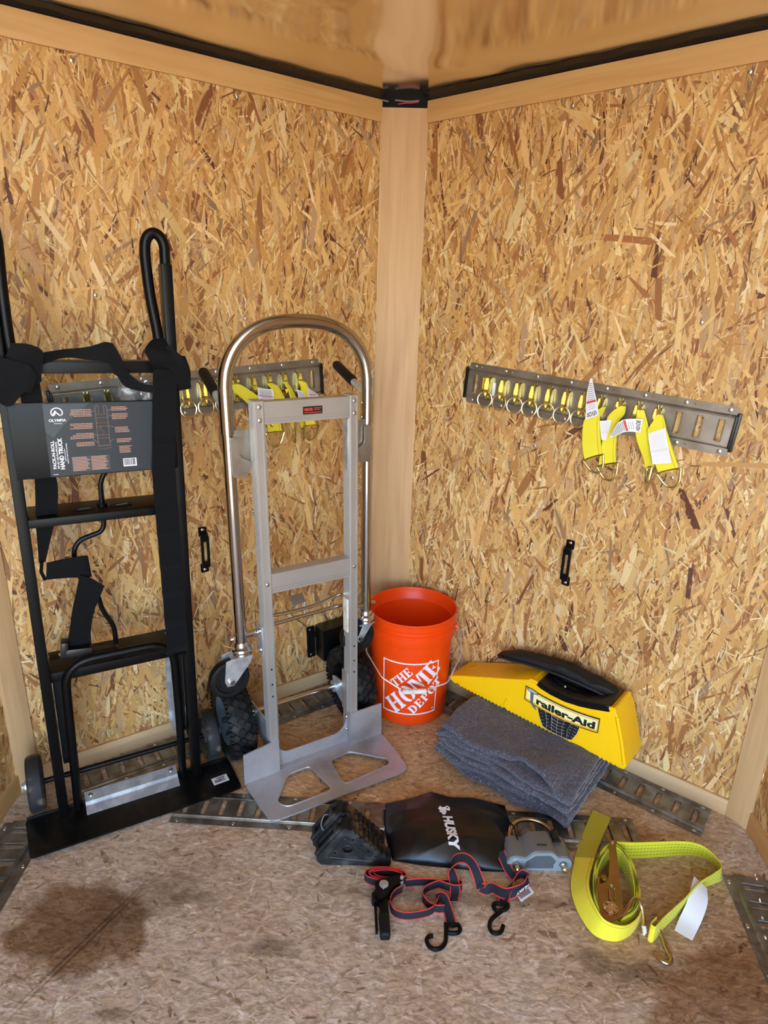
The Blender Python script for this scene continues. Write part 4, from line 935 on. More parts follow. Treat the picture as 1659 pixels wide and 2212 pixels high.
for x, z in ((-.119, .03), (-.119, .10), (.114, .055), (.114, .10)): screw(at, T(x, .018, z) @ RY(pi/2 if x < 0 else -pi/2), BOLT, 'bolt', 1.4)
def at_side(sg):
    x = .132*sg; y1 = .044
    b = MB(); b.box((.026, .044, 1.108), (x, .022, .566), bev=.0015, seg=1)
    for yy in (.006, .014, .022, .030, .038):
        for s2 in (-1, 1): b.box((.0016, .003, 1.106), (x+s2*.0134, yy, .566))
    for xx in (-.0085, .0085): b.box((.004, .0016, 1.106), (x+xx, -.0006, .566))
    rail = b.build('upright_rail', m_alu, at, 25)
    for z in (1.105, 1.072, .625): screw(at, T(x, -.0018, z) @ RX(pi/2), SCREW, 'rivet', 1)
    for z in (.36, .31, .27): 
        b = MB(); b.cyl((x, -.0012, z), (x, -.0022, z), .0028, 10); b.build('rivet_hole', m_dark, rail)
    b = MB(); b.box((.004, .030, .145), (x-sg*.0155, .022, .985), bev=.001); b.build('spacer_plate', m_zincbright, at)
    b = MB(); b.box((.005, .026, .11), (x-sg*.0155, .024, .46), bev=.001); b.build('nylon_guide', m_grip_white, at)
    b = MB(); b.box((.006, .034, .14), (x-sg*.016, .03, .19), bev=.001); b.build('rail_sleeve', m_alu, at)
    # zinc latch bracket with hooked lower edge
    b = MB(); b.mesh(curve_mesh([rpoly([(.014, -.06), (.050, -.06), (.050, .045), (.030, .045), (.030, -.005), (.012, -.016), (.0, -.022), (.0, -.045)], .010, 5)], .0015), T(.150*sg, .03, .985) @ RX(pi/2) @ M.Diagonal((sg, 1, 1, 1))); b.build('latch_bracket', m_galv, at, 30)
    b = MB(); b.box((.052, .004, .09), (.172*sg, .040, 1.0), bev=.001); b.build('pole_bracket', m_galv, at)
    # chrome leg below the arch
    px = .199*sg
    b = MB(); b.cyl((px, .05, .428), (px, .05, 1.06), .0158, 24); b.build('chrome_leg', m_chrome, at)
    # grip on its stub
    p0 = V((.199*sg, .066, 1.098 if sg < 0 else 1.115)); p1 = V((.199*sg, .250, 1.172 if sg < 0 else 1.178)); m = p0.lerp(p1, .36)
    b = MB(); b.cyl(p0, p0.lerp(p1, .5), .0105, 14); b.build('grip_stub', m_zincbright, at)
    d = (p1-m).normalized(); b = MB(); b.tube([m, m+d*.004, p1-d*.010, p1-d*.003, p1], [.0125, .014, .014, .011, .005], 14); b.build('rubber_grip', m_rubber, at)
    for z in (1.09, 1.05): screw(at, T(px-sg*.018, .05, z) @ RY(-sg*pi/2), BOLT, 'bolt', 1.2)
    # clamp to rail at axle-rod height
    b = MB(); b.cyl((px, .05, .462), (x, .05, .462), .010, 14); b.cyl((px+sg*.017, .05, .462), (px+sg*.032, .05, .462), .007, 8); b.box((.018, .03, .052), (px, .066, .462), bev=.003); b.build('leg_clamp', m_chromer, at)
    b = MB(); b.box((.004, .05, .09), (x+sg*.016, .04, .445), bev=.001); b.build('clamp_plate', m_zincbright, at)
    for z in (.475, .415): screw(at, T(x+sg*.0185, .028, z) @ RY(sg*pi/2), BOLT, 'bolt', 1.8)
    # swivel caster at the end of the leg
    cx, cy, cz = (-.240 if sg < 0 else .168), .05, .338 if sg < 0 else .362
    b = MB(); b.lathe([(0, .012), (.017, .012), (.021, .004), (.021, -.002), (.027, -.006), (.029, -.012), (.026, -.018), (.027, -.024), (.022, -.030), (0, -.030)], 24); b.build('swivel_head', m_chromer, at, 30, T(px, .05, .432))
    for s2 in (-1, 1):
        fk = [(.024, 0), (.018, -.02), (cx-px+.016, cz-.405-.004), (cx-px+.006, cz-.405-.015), (cx-px-.012, cz-.405-.014), (cx-px-.018, cz-.405+.002), (-.052, -.002), (-.034, .002)]
        if sg > 0: fk = [(-.020, 0), (.014, 0), (cx-px+.014, cz-.405+.002), (cx-px+.010, cz-.405-.012), (cx-px-.004, cz-.405-.014), (cx-px-.012, cz-.405-.004)]
        b = MB(); b.prism(fk, .0025, T(px, cy+s2*.021+.001, .405) @ XZ, bev=.0004); b.build('fork_cheek', m_zincbright, at, 30)
    b = MB(); b.box((.052, .044, .003), (px-sg*0-(.010 if sg < 0 else .006), cy, .404)); b.build('fork_crown', m_zincbright, at)
    K = 1.17; b = MB(); prof = [(.010, -.0145), (.026, -.0145), (.029, -.010), (.033, -.010), (.036, -.0155), (.043, -.0155), (.0475, -.011), (.0485, -.005), (.0485, .005), (.0475, .011), (.043, .0155), (.036, .0155), (.033, .010), (.029, .010), (.026, .0145), (.010, .0145)]
    b.lathe([(r_*K, z_) for r_, z_ in prof], 36, None, True); cw = b.build('caster_wheel', m_rubber, at, 30, T(cx, cy, cz) @ RX(pi/2))
    b = MB(); b.lathe([(0, -.0125), (.012, -.0125), (.0125, 0), (.012, .0125), (0, .0125)], 16)
    for i in range(5): b.box((.022, .006, .02), (.019*cos(2*pi*i/5), .019*sin(2*pi*i/5), 0), Euler((0, 0, 2*pi*i/5)), bev=.001)
    b.build('caster_hub', m_blackplastic, cw)
    b = MB(); b.tube([(0, 0, -.028), (0, 0, .028)], .0045, 10); b.lathe([(0, .031), (.008, .031), (.008, .024), (0, .024)], 6); b.lathe([(0, -.031), (.008, -.031), (.008, -.024), (0, -.024)], 6); b.build('caster_bolt', m_chromer, cw)
    # big knobbly tyre
    wx = .206*sg; Rt = .1160
    b = MB(); prof = [(.072, -.030), (.085, -.036), (.100, -.038), (.112, -.034), (.119, -.024), (.1205, -.01), (.1205, .01), (.119, .024), (.112, .034), (.100, .038), (.085, .036), (.072, .030)]
    b.lathe(prof, 48, None, True); wh = b.build('pneumatic_wheel', m_tire, at, 40, T(wx, .165, Rt) @ RY(pi/2))
    b = MB(); nb = 26
    for i in range(nb):
        for row, (zz, off) in enumerate(((-.026, 0), (-.009, .5), (.009, 0), (.026, .5))):
            a = 2*pi*(i+off)/nb; Rr = .1205 if abs(zz) < .02 else .1165; tl = (zz/.026)*.34 if abs(zz) > .02 else 0
            mm = RZ(a) @ T(Rr, 0, zz) @ RY(-tl)
            dm = [(0, -.0125), (.0098, -.002), (.0098, .004), (0, .0125), (-.0098, .004), (-.0098, -.002)]
            b.prism([(y, z) for z, y in dm], .0055, mm @ M(((0, 0, 1, 0), (1, 0, 0, 0), (0, 1, 0, 0), (0, 0, 0, 1))))
    for i in range(nb*2):
        for s2 in (-1, 1):
            a = 2*pi*i/(nb*2); b.box((.010, .0055, .010), (.1105, 0, s2*.0345), Euler((0, -s2*.5, 0)), m=RZ(a))
    tr = b.build('tread_blocks', m_tire, wh, 20); tr['kind'] = 'stuff'
    b = MB(); s2 = sg
    b.lathe([(0, .012*s2), (.022, .012*s2), (.026, .006*s2), (.048, .004*s2), (.062, .016*s2), (.070, .030*s2), (.075, .033*s2), (.076, .028*s2), (.066, .008*s2), (.064, 0), (.05, -.004*s2), (0, -.004*s2)], 40)
    b.build('wheel_hub', m_hub, wh, 40)
    b = MB(); b.lathe([(0, .034*s2), (.009, .034*s2), (.011, .012*s2)], 12); b.tube([(.052, 0, .006*s2), (.056, .004, .026*s2)], .004, 8); b.build('valve_and_nut', m_dark, wh)
mirror(at_side)
for z0, z1, nm in ((1.060, 1.117, 'top'), (.594, .652, 'mid')):
    b = MB(); zc = (z0+z1)/2; b.box((.239, .034, z1-z0), (0, .020, zc), bev=.0015, seg=1)
    b.box((.239, .003, .007), (0, .0025, z1-.004)); b.box((.239, .003, .007), (0, .0025, z0+.004)); b.box((.239, .003, .0016), (0, .0028, z0+.014)); b.build('cross_beam', m_alu, at, 25)
b = MB(); b.box((.054, .0006, .020), (.012, .0016, 1.088)); st = b.build('brand_sticker', m_stickblack, at)
me = text_mesh('VEVOR', .0105, .05, width=.025); link('lettering', me, m_redink, st, 0, T(-.0125, .0010, 1.0865) @ RX(pi/2))
b = MB()
for i, (x0, x1, z) in enumerate(((.015, .026, 1.0925), (.027, .036, 1.0925), (.015, .032, 1.0885), (-.012, .036, 1.0815))): b.prism(rect(x0, z, x1, z+.0016), .0002, XZ @ T(0, 0, -.0010))
b.build('fine_print', m_redink, st, 0)['kind'] = 'stuff'
# chrome arch handle with its sleeves
P = [V((-.199, .05, 1.035))]+[V((-.199*abs(cos(t))**(.82)*(1 if cos(t) > 0 else -1), .05, 1.135+.172*abs(sin(t))**.86)) for t in [pi*i/36 for i in range(37)]]+[V((.199, .05, 1.035))]
b = MB(); b.tube(spline(P, 2), .0178, 24); b.build('arch_handle', m_chrome, at, 50)
# cross rods, pedal and axle
b = MB(); b.tube(spline([(-.12, .06, .497), (-.05, .06, .493), (.04, .06, .497), (.095, .06, .510), (.12, .06, .514)], 6), .0055, 10); b.build('tie_rod', m_chromer, at)
b = MB(); b.cyl((-.12, .06, .466), (.12, .06, .476), .006, 12); b.build('tie_rod', m_chromer, at)
b = MB(); b.box((.044, .032, .003), (-.018, .072, .522), Euler((.75, 0, .1)), bev=.001); b.tube([(-.002, .06, .474), (.0, .062, .515)], .003, 8); b.build('release_pedal', m_galv, at)
b = MB(); b.cyl((-.20, .165, .1160), (.20, .165, .1160), .0085, 16); b.build('axle', m_chromer, at)
for sg in (-1, 1):
    b = MB(); b.prism([(.03, .06), (.06, .06), (.18, .105), (.185, .145), (.165, .155), (.06, .17), (.03, .17)], .004, T(sg*.146, 0, 0) @ RZ(pi/2) @ RX(pi/2)); b.cyl((sg*.138, .165, .1160), (sg*.168, .165, .1160), .020, 20); b.build('axle_bracket', m_zincbright, at, 30)

# ---------------------------------------------------------------- orange bucket
bk = empty('bucket', 'orange five gallon plastic bucket with white stencilled logo and wire bail', 'bucket', (.088, -.228, .0005))
k = 1.0
outer = [(0, 0), (.126, 0), (.1305, .003), (.1315, .008), (.1345, .10), (.1395, .27), (.1400, .283), (.1455, .285), (.1465, .289), (.1470, .313), (.1440, .316), (.1440, .320), (.1480, .322), (.1480, .327), (.1445, .329), (.1445, .335), (.1485, .337), (.1485, .342), (.1452, .344), (.1462, .360), (.1500, .363), (.1505, .367), (.1490, .369), (.1465, .3685)]
inner = [(.1450, .362), (.1425, .33), (.1395, .327), (.1365, .27), (.1315, .10), (.1285, .010), (.125, .005), (0, .005)]
b = MB(); b.lathe([(r*k, z*1.055) for r, z in outer+inner], 72); b.build('body', m_orange, bk, 40)
for sg in (-1, 1):
    b = MB(); b.cyl((sg*.148*k, 0, .318*k), (sg*.155*k, 0, .318*k), .011, 16); b.build('bail_ear', m_orange, bk)
# wire bail resting on the front
P = [(.158, .0, .326), (.164, -.02, .320), (.164, -.11, .275), (.120, -.172, .205), (.062, -.178, .182), (.055, -.178, .172), (-.030, -.178, .166), (-.036, -.178, .178), (-.095, -.160, .205), (-.150, -.10, .262), (-.164, -.02, .318), (-.158, .0, .326)]
b = MB(); b.tube(fillet(P, .012, 5), .0022, 8); bail = b.build('bail_wire', m_zincbright, bk)
b = MB(); b.tube([(.052, -.178, .1725), (-.024, -.178, .1665)], .0085, 16); b.build('bail_grip', m_grip_white, bail)
def onb(dx, z, lift=.0007):
    R = (.1315+(.1395-.1315)*(z/k-.008)/.262)*k+lift; a = dx/.1445
    return V((R*sin(a), -R*cos(a), z))
logo = []
def poly(*p): logo.append(list(p))
c45 = math.sqrt(.5)
def uvp(u, v): return (u*c45-v*c45, u*c45+v*c45)
def stem(x, w, h, s=.25, y0=0):   # slab-serif stem
    e = w*.35; t = h*.07
    return [(x-e, y0), (x+w+e, y0), (x+w+e, y0+t), (x+w, y0+t*1.8), (x+w, y0+h-t*1.8), (x+w+e, y0+h-t), (x+w+e, y0+h), (x-e, y0+h), (x-e, y0+h-t), (x, y0+h-t*1.8), (x, y0+t*1.8), (x-e, y0+t)]
def arcpoly(cx, cy, rx, ry, ix, iy, a0, a1, n=14):
    A = [RAD(a0+(a1-a0)*i/n) for i in range(n+1)]
    return [(cx+rx*cos(a), cy+ry*sin(a)) for a in A]+[(cx+ix*cos(a), cy+iy*sin(a)) for a in A[::-1]]
def letter(ch):   # unit height stencil letters: (polygons, advance)
    if ch == 'H': return [stem(.08, .24, 1), stem(.62, .24, 1), [(.36, .44), (.46, .44), (.46, .56), (.36, .56)], [(.49, .44), (.58, .44), (.58, .56), (.49, .56)]], 1.0
    if ch == 'T': return [stem(.28, .24, 1), [(-.02, .70), (.06, .70), (.16, .90), (.22, .90), (.22, 1), (-.02, 1)], [(.82, .70), (.74, .70), (.64, .90), (.58, .90), (.58, 1), (.82, 1)]], .86
    if ch == 'E': return [stem(.08, .24, 1), [(.38, .90), (.56, .90), (.64, .72), (.70, .72), (.70, 1), (.38, 1)], [(.38, 0), (.70, 0), (.74, .30), (.67, .30), (.56, .10), (.38, .10)], [(.38, .45), (.47, .45), (.53, .36), (.57, .36), (.57, .64), (.53, .64), (.47, .55), (.38, .55)]], .82
    if ch == 'O': return [arcpoly(.44, .5, .42, .52, .17, .42, 97, 263), arcpoly(.46, .5, .42, .52, .17, .42, -83, 83)], .92
    if ch == 'M': return [stem(.06, .12, 1), stem(.86, .24, 1), [(.14, 1), (.40, 1), (.62, .30), (.56, .06), (.22, .82)], [(.66, .40), (.80, .94), (.80, 1), (.70, 1), (.60, .62)]], 1.22
    if ch == 'D': return [stem(.08, .24, 1), arcpoly(.36, .5, .44, .5, .20, .40, -84, 84)], .86
    if ch == 'P': return [stem(.08, .24, 1), arcpoly(.36, .72, .36, .28, .14, .18, -84, 84)], .78
def word(txt, u0, u1, v0, v1):
    adv = sum(letter(c)[1] for c in txt)+.04*(len(txt)-1); su = (u1-u0)/adv; sv = v1-v0; x = 0
    for c in txt:
        P, a = letter(c)
        for p in P: logo.append([uvp(u0+(x+px)*su, v0+py*sv) for px, py in p])
        x += a+.04
word('THE', -.036, .054, .038, .0705); word('HOME', -.106, .133, -.036, .029); word('DEPOT', -.058, .100, -.080, -.047)
b = MB()
for p in logo: b.mesh(curve_mesh([p], .0002))
hw = .104
for q in ([(-hw, .0965), (hw, .0965), (hw, .1015), (-hw, .1015)], [(-hw, -.1), (hw, -.1), (hw, -.095), (-hw, -.095)], [(-hw, -.1), (-hw+.004, -.1), (-hw+.004, .1), (-hw, .1)], [(hw-.004, -.1), (hw, -.1), (hw, .1), (hw-.004, .1)]): b.mesh(curve_mesh([q], .0002))
b.mesh(curve_mesh([circle2(hw-.013, -.084, .0045, 16), circle2(hw-.013, -.084, .0036, 16)], .0002)); b.mesh(curve_mesh([rect(hw-.0142, -.0865, hw-.0122, -.0815)], .0002))
me = bpy.data.meshes.new('logo'); b.b.to_mesh(me); b.b.free()
warp(me, lambda p: onb(p.x, .146+p.y, .0006+p.z), .012); link('printed_logo', me, m_logo_white, bk, 0)

# ---------------------------------------------------------------- folded grey blankets (x along the right wall, y towards the wall)
BM = T(.160, -.522, .0) @ RZ(RAD(-36.9))
def blanket(label, z, hgt, layers, seed, dx=0, dy=0, flap=False):
    r = empty('moving_blanket', label, 'blanket', group='folded grey moving blankets', mat=BM @ T(dx, dy, z))
    hz = hgt/layers
    for i in range(layers):
        def fn(p, i=i):
            x, y = p.x, p.y; zt = p.z
            sag = .002*sin(x*9+seed+i)+.0015*sin(y*11+seed*2)
            if flap and i == layers-1:
                f = max(0, 1-y/.12); g = max(0, 1-abs(x-.265)/.115); g = g*g*(3-2*g)
                dgl = x-.335-.25*y; rd = max(0, 1-abs(dgl)/.05)
                zt += .020*rd*max(0, 1-y/.2)+.012*g*f*(.5+.5*sin(x*48)); y = y+.046*f*g-.016*f*max(0, 1-abs(x-.415)/.05)
                zt -= .020*f*max(0, (x-.375)/.07)
            front = max(0, 1-y/.08)
            y2 = y+front*(.009*sin(x*15+i*2+seed*1.7)+.005*sin(x*37+i*1.3))
            x2 = x+max(0, 1-x/.06)*.006*sin(y*23+i)
            lift = .010*max(0, 1-abs(x-.02)/.06)*(i+1)/layers+.008*max(0, 1-y/.16)*max(0, 1-x/.3)
            return V((x2, y2, zt+sag*.7+lift))
        R = random.Random(seed*10+i); w = .445+R.uniform(-.008, .008); d = .345+R.uniform(-.01, .006)
        b = MB(); b.soft((w, d, hz*1.06), (.222+R.uniform(-.004, .004), d/2+R.uniform(-.004, .01), hz*(i+.5)), hz*.48, (52, 34, 6), .0045, 36, fn=fn, seed=seed+i*3)
        b.build('folded_layer', m_felt, r, 80)
blanket('grey folded felt blanket at the bottom of the stack on the floor', .0135, .034, 2, 1)
blanket('grey folded felt blanket in the middle of the stack', .0485, .034, 2, 2, .006, .004)
blanket('grey folded felt blanket on top of the stack, front corner flap rumpled', .0835, .034, 2, 3, .006, .010, True)

# ---------------------------------------------------------------- yellow ramp standing on the blankets
rp = empty('tire_ramp', 'yellow plastic trailer tire-change ramp with black cradle, resting on grey blankets by the right wall', 'ramp', mat=T(.233, -.279, 0) @ RZ(RAD(-39.25)))
Wd = .122
top = [(-.006, .148), (.03, .163), (.12, .198), (.22, .236), (.285, .262), (.304, .263), (.325, .258), (.36, .252), (.405, .2505), (.45, .256), (.49, .266), (.525, .281), (.548, .285), (.560, .268), (.585, .195), (.604, .128)]
teeth = [(.600, .118)]; x = .585
def botz(x): return .134-.016*x/.6
while x > .03:
    teeth += [(x, botz(x)-.003), (x-.011, botz(x)+.004)]; x -= .0135 if not .20 < x < .23 else .022
side = [(-.010, .142)]+top+teeth+[(.01, .132)]
b = MB(); me = curve_mesh([side], Wd/2-.004, .004); b.mesh(me, T(0, Wd/2, 0) @ RX(pi/2)); bmesh.ops.remove_doubles(b.b, verts=b.b.verts, dist=1e-5)
body = b.build('ramp_body', m_yellow, rp, 32)
b = MB()
for (x, y) in ((.030, .045), (.034, .082)):
    b.lathe([(0, -.012), (.0125, -.012), (.0125, .014), (0, .014)], 20, T(x, y, .163+(x-.03)*.39) @ RY(-.37))
cut = b.build('cutter', m_yellow, rp, 0); md = body.modifiers.new('holes', 'BOOLEAN'); md.object = cut; md.operation = 'DIFFERENCE'
bpy.context.view_layer.update(); nm = bpy.data.meshes.new_from_object(body.evaluated_get(bpy.context.evaluated_depsgraph_get()))
body.modifiers.clear(); body.data = nm; bpy.data.objects.remove(cut)
b = MB()
for (x, y) in ((.030, .045), (.034, .082)):
    zz = .163+(x-.03)*.39; b.torus(.0125, .0012, T(x, y, zz+.0042) @ RY(-.37), 18, 6)
b.build('peg_hole_rim', m_yellow, rp, 40)['kind'] = 'stuff'
b = MB(); b.box((.012, .004, .03), (.215, -.003, .150), Euler((0, .25, 0)), bev=.0018)
rim = [(x, .004, z+.0035) for x, z in top[4:13]]; b.tube(spline(rim, 3), .006, 8); b.tube([(.290, .004, .262), (.290, Wd-.004, .262)], .007, 8); b.tube([(.548, .004, .286), (.548, Wd-.004, .286)], .007, 8)
b.tube([(.560, .002, .270), (.584, .002, .198), (.602, .002, .130)], .006, 8); b.build('moulded_rib', m_yellow, rp, 50)
# black cradle insert with wavy grip ribs
cr = [(.312, .262), (.318, .275), (.35, .269), (.405, .2675), (.46, .274), (.52, .292), (.533, .292), (.536, .278), (.49, .264), (.45, .254), (.405, .248), (.36, .250), (.325, .256)]
b = MB(); b.mesh(curve_mesh([cr], (Wd-.008)/2, .002), T(0, Wd/2-.004, 0) @ RX(pi/2)); cradle = b.build('black_cradle', m_blackplastic, rp, 40)
b = MB()
for j in range(4):
    y = .018+j*.026; A = []
    for i in range(33):
        x = .345+.16*i/32; z = .2702+((x-.405)**2)*1.35; A.append((x, y+.004*sin(x*150), z))
    b.strip(A, [(p[0], p[1]+.008, p[2]) for p in A], .003)
b.build('wavy_rib', m_rubber, cradle, 30)
for x, y in ((.385, .038), (.475, .014)): screw(rp, T(x, y, .2715+((x-.405)**2)*1.3), SCREW, 'bolt', .9)
# black zip pouch lying along the back of the cradle
b = MB()
def pf(p):
    t = (p.x+.195)/.39; w = 1-.45*max(0, 1-t/.2)**2-.30*max(0, (t-.85)/.15)
    return V((p.x, p.y*w, p.z*w+.030*sin(pi*min(1, t*.93))+.0018*sin(p.x*41)+.0012*sin(p.x*97+p.y*60)))
b.soft((.40, .056, .030), (0, 0, 0), .011, (40, 8, 6), .004, 30, fn=pf, m=T(.326, .084, .270) @ RY(-.06))
po = b.build('cover', m_fabric, None, 60); po.name = 'fabric_pouch'
po.matrix_world = rp.matrix_world.copy()
tag(po, 'long black fabric pouch lying along the top of the yellow ramp against the wall', 'pouch')
b = MB(); b.strip([(.14, .052, .268), (.25, .050, .287), (.36, .051, .296), (.47, .054, .292), (.515, .058, .285)], [(.14, .050, .262), (.25, .047, .281), (.36, .048, .290), (.47, .051, .286), (.515, .055, .279)], .003, 24)
b.build('seam', m_fabric, po, 40)
# decal: arched banner, tyre drawing, nail and lettering
def dec(x, z, y=-.0052): return V((x, y, z))
def arcz(x): t = (x-.279)/.237; return -.019*4*t*(1-t)*.62
def band(z0, z1, x0, x1, y): 
    b = MB(); n = 24
    A = [dec(x0+(x1-x0)*i/n, z0+arcz(x0+(x1-x0)*i/n), y) for i in range(n+1)]; B = [dec(x0+(x1-x0)*i/n, z1+arcz(x0+(x1-x0)*i/n), y) for i in range(n+1)]
    b.strip(A, B, .0002); return b
dz = band(.1955, .2445, .277, .517, -.0046).build('decal', m_ink, rp, 0)
band(.1985, .2415, .2795, .5145, -.0049).build('banner_ground', m_stickyel, dz, 0)
band(.205, .236, .283, .511, -.0051).build('banner_light', pm('banner_pale', (252, 240, 170), .45), dz, 0)
band(.2395, .2415, .2795, .5145, -.0052).build('banner_shine', m_tag, dz, 0)
def tyre(y, s): 
    return [(.325, .197), (.327, .180), (.335, .158), (.347, .134), (.360, .129), (.40, .1275), (.432, .129), (.444, .134), (.456, .160), (.461, .182), (.462, .200)]
b = MB(); b.mesh(curve_mesh([tyre(0, 1)], .0001), T(0, -.0047, 0) @ RX(pi/2)); b.build('tyre_drawing', m_ink, dz, 0)
b = MB()
def ln(p, w=.0009): b.tube([dec(x, z, -.0048) for x, z in p], w, 5, ry=.0002)
for i in range(1, 6):
    x = .325+(.137)*i/6; xb = .345+.10*i/6; ln([(x, .197), (xb-.002, .160), (xb, .1285)])
for z in (.185, .174, .163, .152, .141):
    ln([(.372, z), (.394, z-.004), (.418, z)]); t = (.197-z)/.07
    for q in (.328, .346): ln([(q+t*.018, z), (q+t*.018+.010, z+.003)], .0007)
    for q in (.436, .450): ln([(q-t*.012, z+.002), (q-t*.012+.009, z)], .0007)
ln([(x, z) for x, z in tyre(0, 1)], .0008); b.build('tread_lines', m_tag, dz, 0)
b = MB()
P = [(.2955, .2335), (.2985, .195), (.309, .183), (.322, .176), (.3175, .186), (.3075, .197), (.3065, .232)]; b.mesh(curve_mesh([P], .0001), T(0, -.0054, 0) @ RX(pi/2)); b.build('nail_shank', pm('nail_grey', (96, 100, 110), .4), dz, 0)
b = MB(); b.mesh(curve_mesh([[(.302+.019*cos(t), .236-.002*cos(t)+.0065*sin(t)) for t in [2*pi*i/24 for i in range(24)]]], .0001), T(0, -.0055, 0) @ RX(pi/2)); b.build('nail_rim', m_ink, dz, 0)
b = MB(); b.mesh(curve_mesh([[(.302+.0165*cos(t), .2365-.002*cos(t)+.0048*sin(t)) for t in [2*pi*i/24 for i in range(24)]]], .0001), T(0, -.0057, 0) @ RX(pi/2)); b.build('nail_head', pm('nail_pale', (176, 184, 196), .4), dz, 0)
me = text_mesh('railer-Aid', .036, .045, width=.188)
# slab serifs joined on to the strokes that carry them
sb = bmesh.new(); sb.from_mesh(me)
me2 = bpy.data.meshes.new('t'); sb.to_mesh(me2); sb.free()
warp(me, lambda p: dec(.318+p.x, .2075+p.y*.88+arcz(.318+p.x), -.0056-p.z), .010); link('lettering', me, m_ink, dz, 0)

# ---------------------------------------------------------------- black drawstring bag
bag = empty('storage_bag', 'black nylon storage bag with white dog-head logo, lying flat before the blankets', 'bag', (0, 0, 0))
BO = [V((.022, -.716, 0)), V((.365, -.700, 0)), V((.352, -.905, 0)), V((.048, -.905, 0))]
def bagxy(u, v):
    a = BO[0].lerp(BO[1], u); c = BO[3].lerp(BO[2], u); p = a.lerp(c, v)
    e = 4*u*(1-u); p.y += (.024*e+.016*max(0, 1-abs(u-.38)/.14))*(1-v)*(1-v)-.014*e*v*v-(.0 if u < .5 else .03*(u-.5)*v); p.x += .012*sin(pi*v)*(u-.5)*2
    return p
def bagh(u, v):
    du = min(u, 1-u)/.30; dv = min(v, 1-v)/.34; e = (min(1, du)**.62)*(min(1, dv)**.62); e = e*(1.6-.6*e)
    q = V((u*2.6, v*2.2, 1.7)); w = .5+.5*NZ.noise(V((u*2.0+.3, v*1.5, .4)))
    def ridge(a, f, ph): 
        t = abs(sin(a*f+ph+1.3*NZ.noise(q*.9))); return 1-t**.6
    folds = .011*ridge(u*1.0-v*.75, 8.5, .4)*max(0, min(1, (u-.42)*3.2))*min(1, dv)+.008*ridge(u*.5+v, 7.0, 1.9)*max(0, min(1, (v-.5)*3))+.006*ridge(u*1.3+v*.5, 9, .2)*max(0, .35-u)*2.4
    top = .024*max(0, 1-abs(u-.38)/.2)*max(0, 1-v/.35)
    return e*(.034+.020*w+folds+top*.6+.004*NZ.noise(q*2.4))+.004
b = MB(); n, m_ = 110, 84; G = []
for j in range(m_+1):
    row = []
    for i in range(n+1):
        u, v = i/n, j/m_; p = bagxy(u, v); p.z = bagh(u, v); row.append(b.b.verts.new(p))
    G.append(row)
for j in range(m_):
    for i in range(n): b.b.faces.new((G[j][i], G[j+1][i], G[j+1][i+1], G[j][i+1]))
ring = [G[0][i] for i in range(n+1)]+[G[j][n] for j in range(1, m_+1)]+[G[m_][i] for i in range(n-1, -1, -1)]+[G[j][0] for j in range(m_-1, 0, -1)]
low = [b.b.verts.new((q.co.x, q.co.y, .0015)) for q in ring]
for i in range(len(ring)):
    k2 = (i+1) % len(ring); b.b.faces.new((ring[i], ring[k2], low[k2], low[i]))
b.b.faces.new(low[::-1]); b.build('bag_shell', m_nylon, bag, 70)
def baguv(x, y):   # inverse lookup of the outline map
    u, v = .5, .5
    for _ in range(14):
        p = bagxy(u, v); du = (bagxy(u+.01, v)-p)/.01; dv = (bagxy(u, v+.01)-p)/.01; ex, ey = x-p.x, y-p.y
        D = du.x*dv.y-du.y*dv.x; u += (ex*dv.y-ey*dv.x)/D; v += (du.x*ey-du.y*ex)/D
    return max(0, min(1, u)), max(0, min(1, v))
LA = RAD(-82); lo = V((.1800, -.797, 0))
def onbag(p):
    x = lo.x+p.x*cos(LA)-p.y*sin(LA); y = lo.y+p.x*sin(LA)+p.y*cos(LA); u, v = baguv(x, y); return V((x, y, bagh(u, v)+.0026+p.z))
me = text_mesh('HUSKY', .034, .055, .18, width=.104); warp(me, onbag, .006); link('lettering', me, m_tag, bag, 0)
dog = [[(-.036, .000), (-.030, .004), (-.029, .012), (-.032, .019), (-.024, .024), (-.0145, .0235), (-.0135, .018), (-.018, .0155), (-.019, .012), (-.012, .013), (-.005, .010), (.000, .006), (-.003, .000), (-.010, -.001), (-.014, -.006), (-.022, -.004), (-.028, -.007)], circle2(-.025, .018, .0028, 8)]
me = curve_mesh(dog, .0001); warp(me, lambda p: onbag(V((p.x-.004, p.y, p.z))), .006); link('dog_emblem', me, m_tag, bag, 0)
b = MB(); b.tube(spline([(.362, -.80, .04), (.368, -.83, .05), (.372, -.87, .035), (.362, -.91, .012)], 6), .0025, 8); b.build('drawstring', m_nylon, bag)

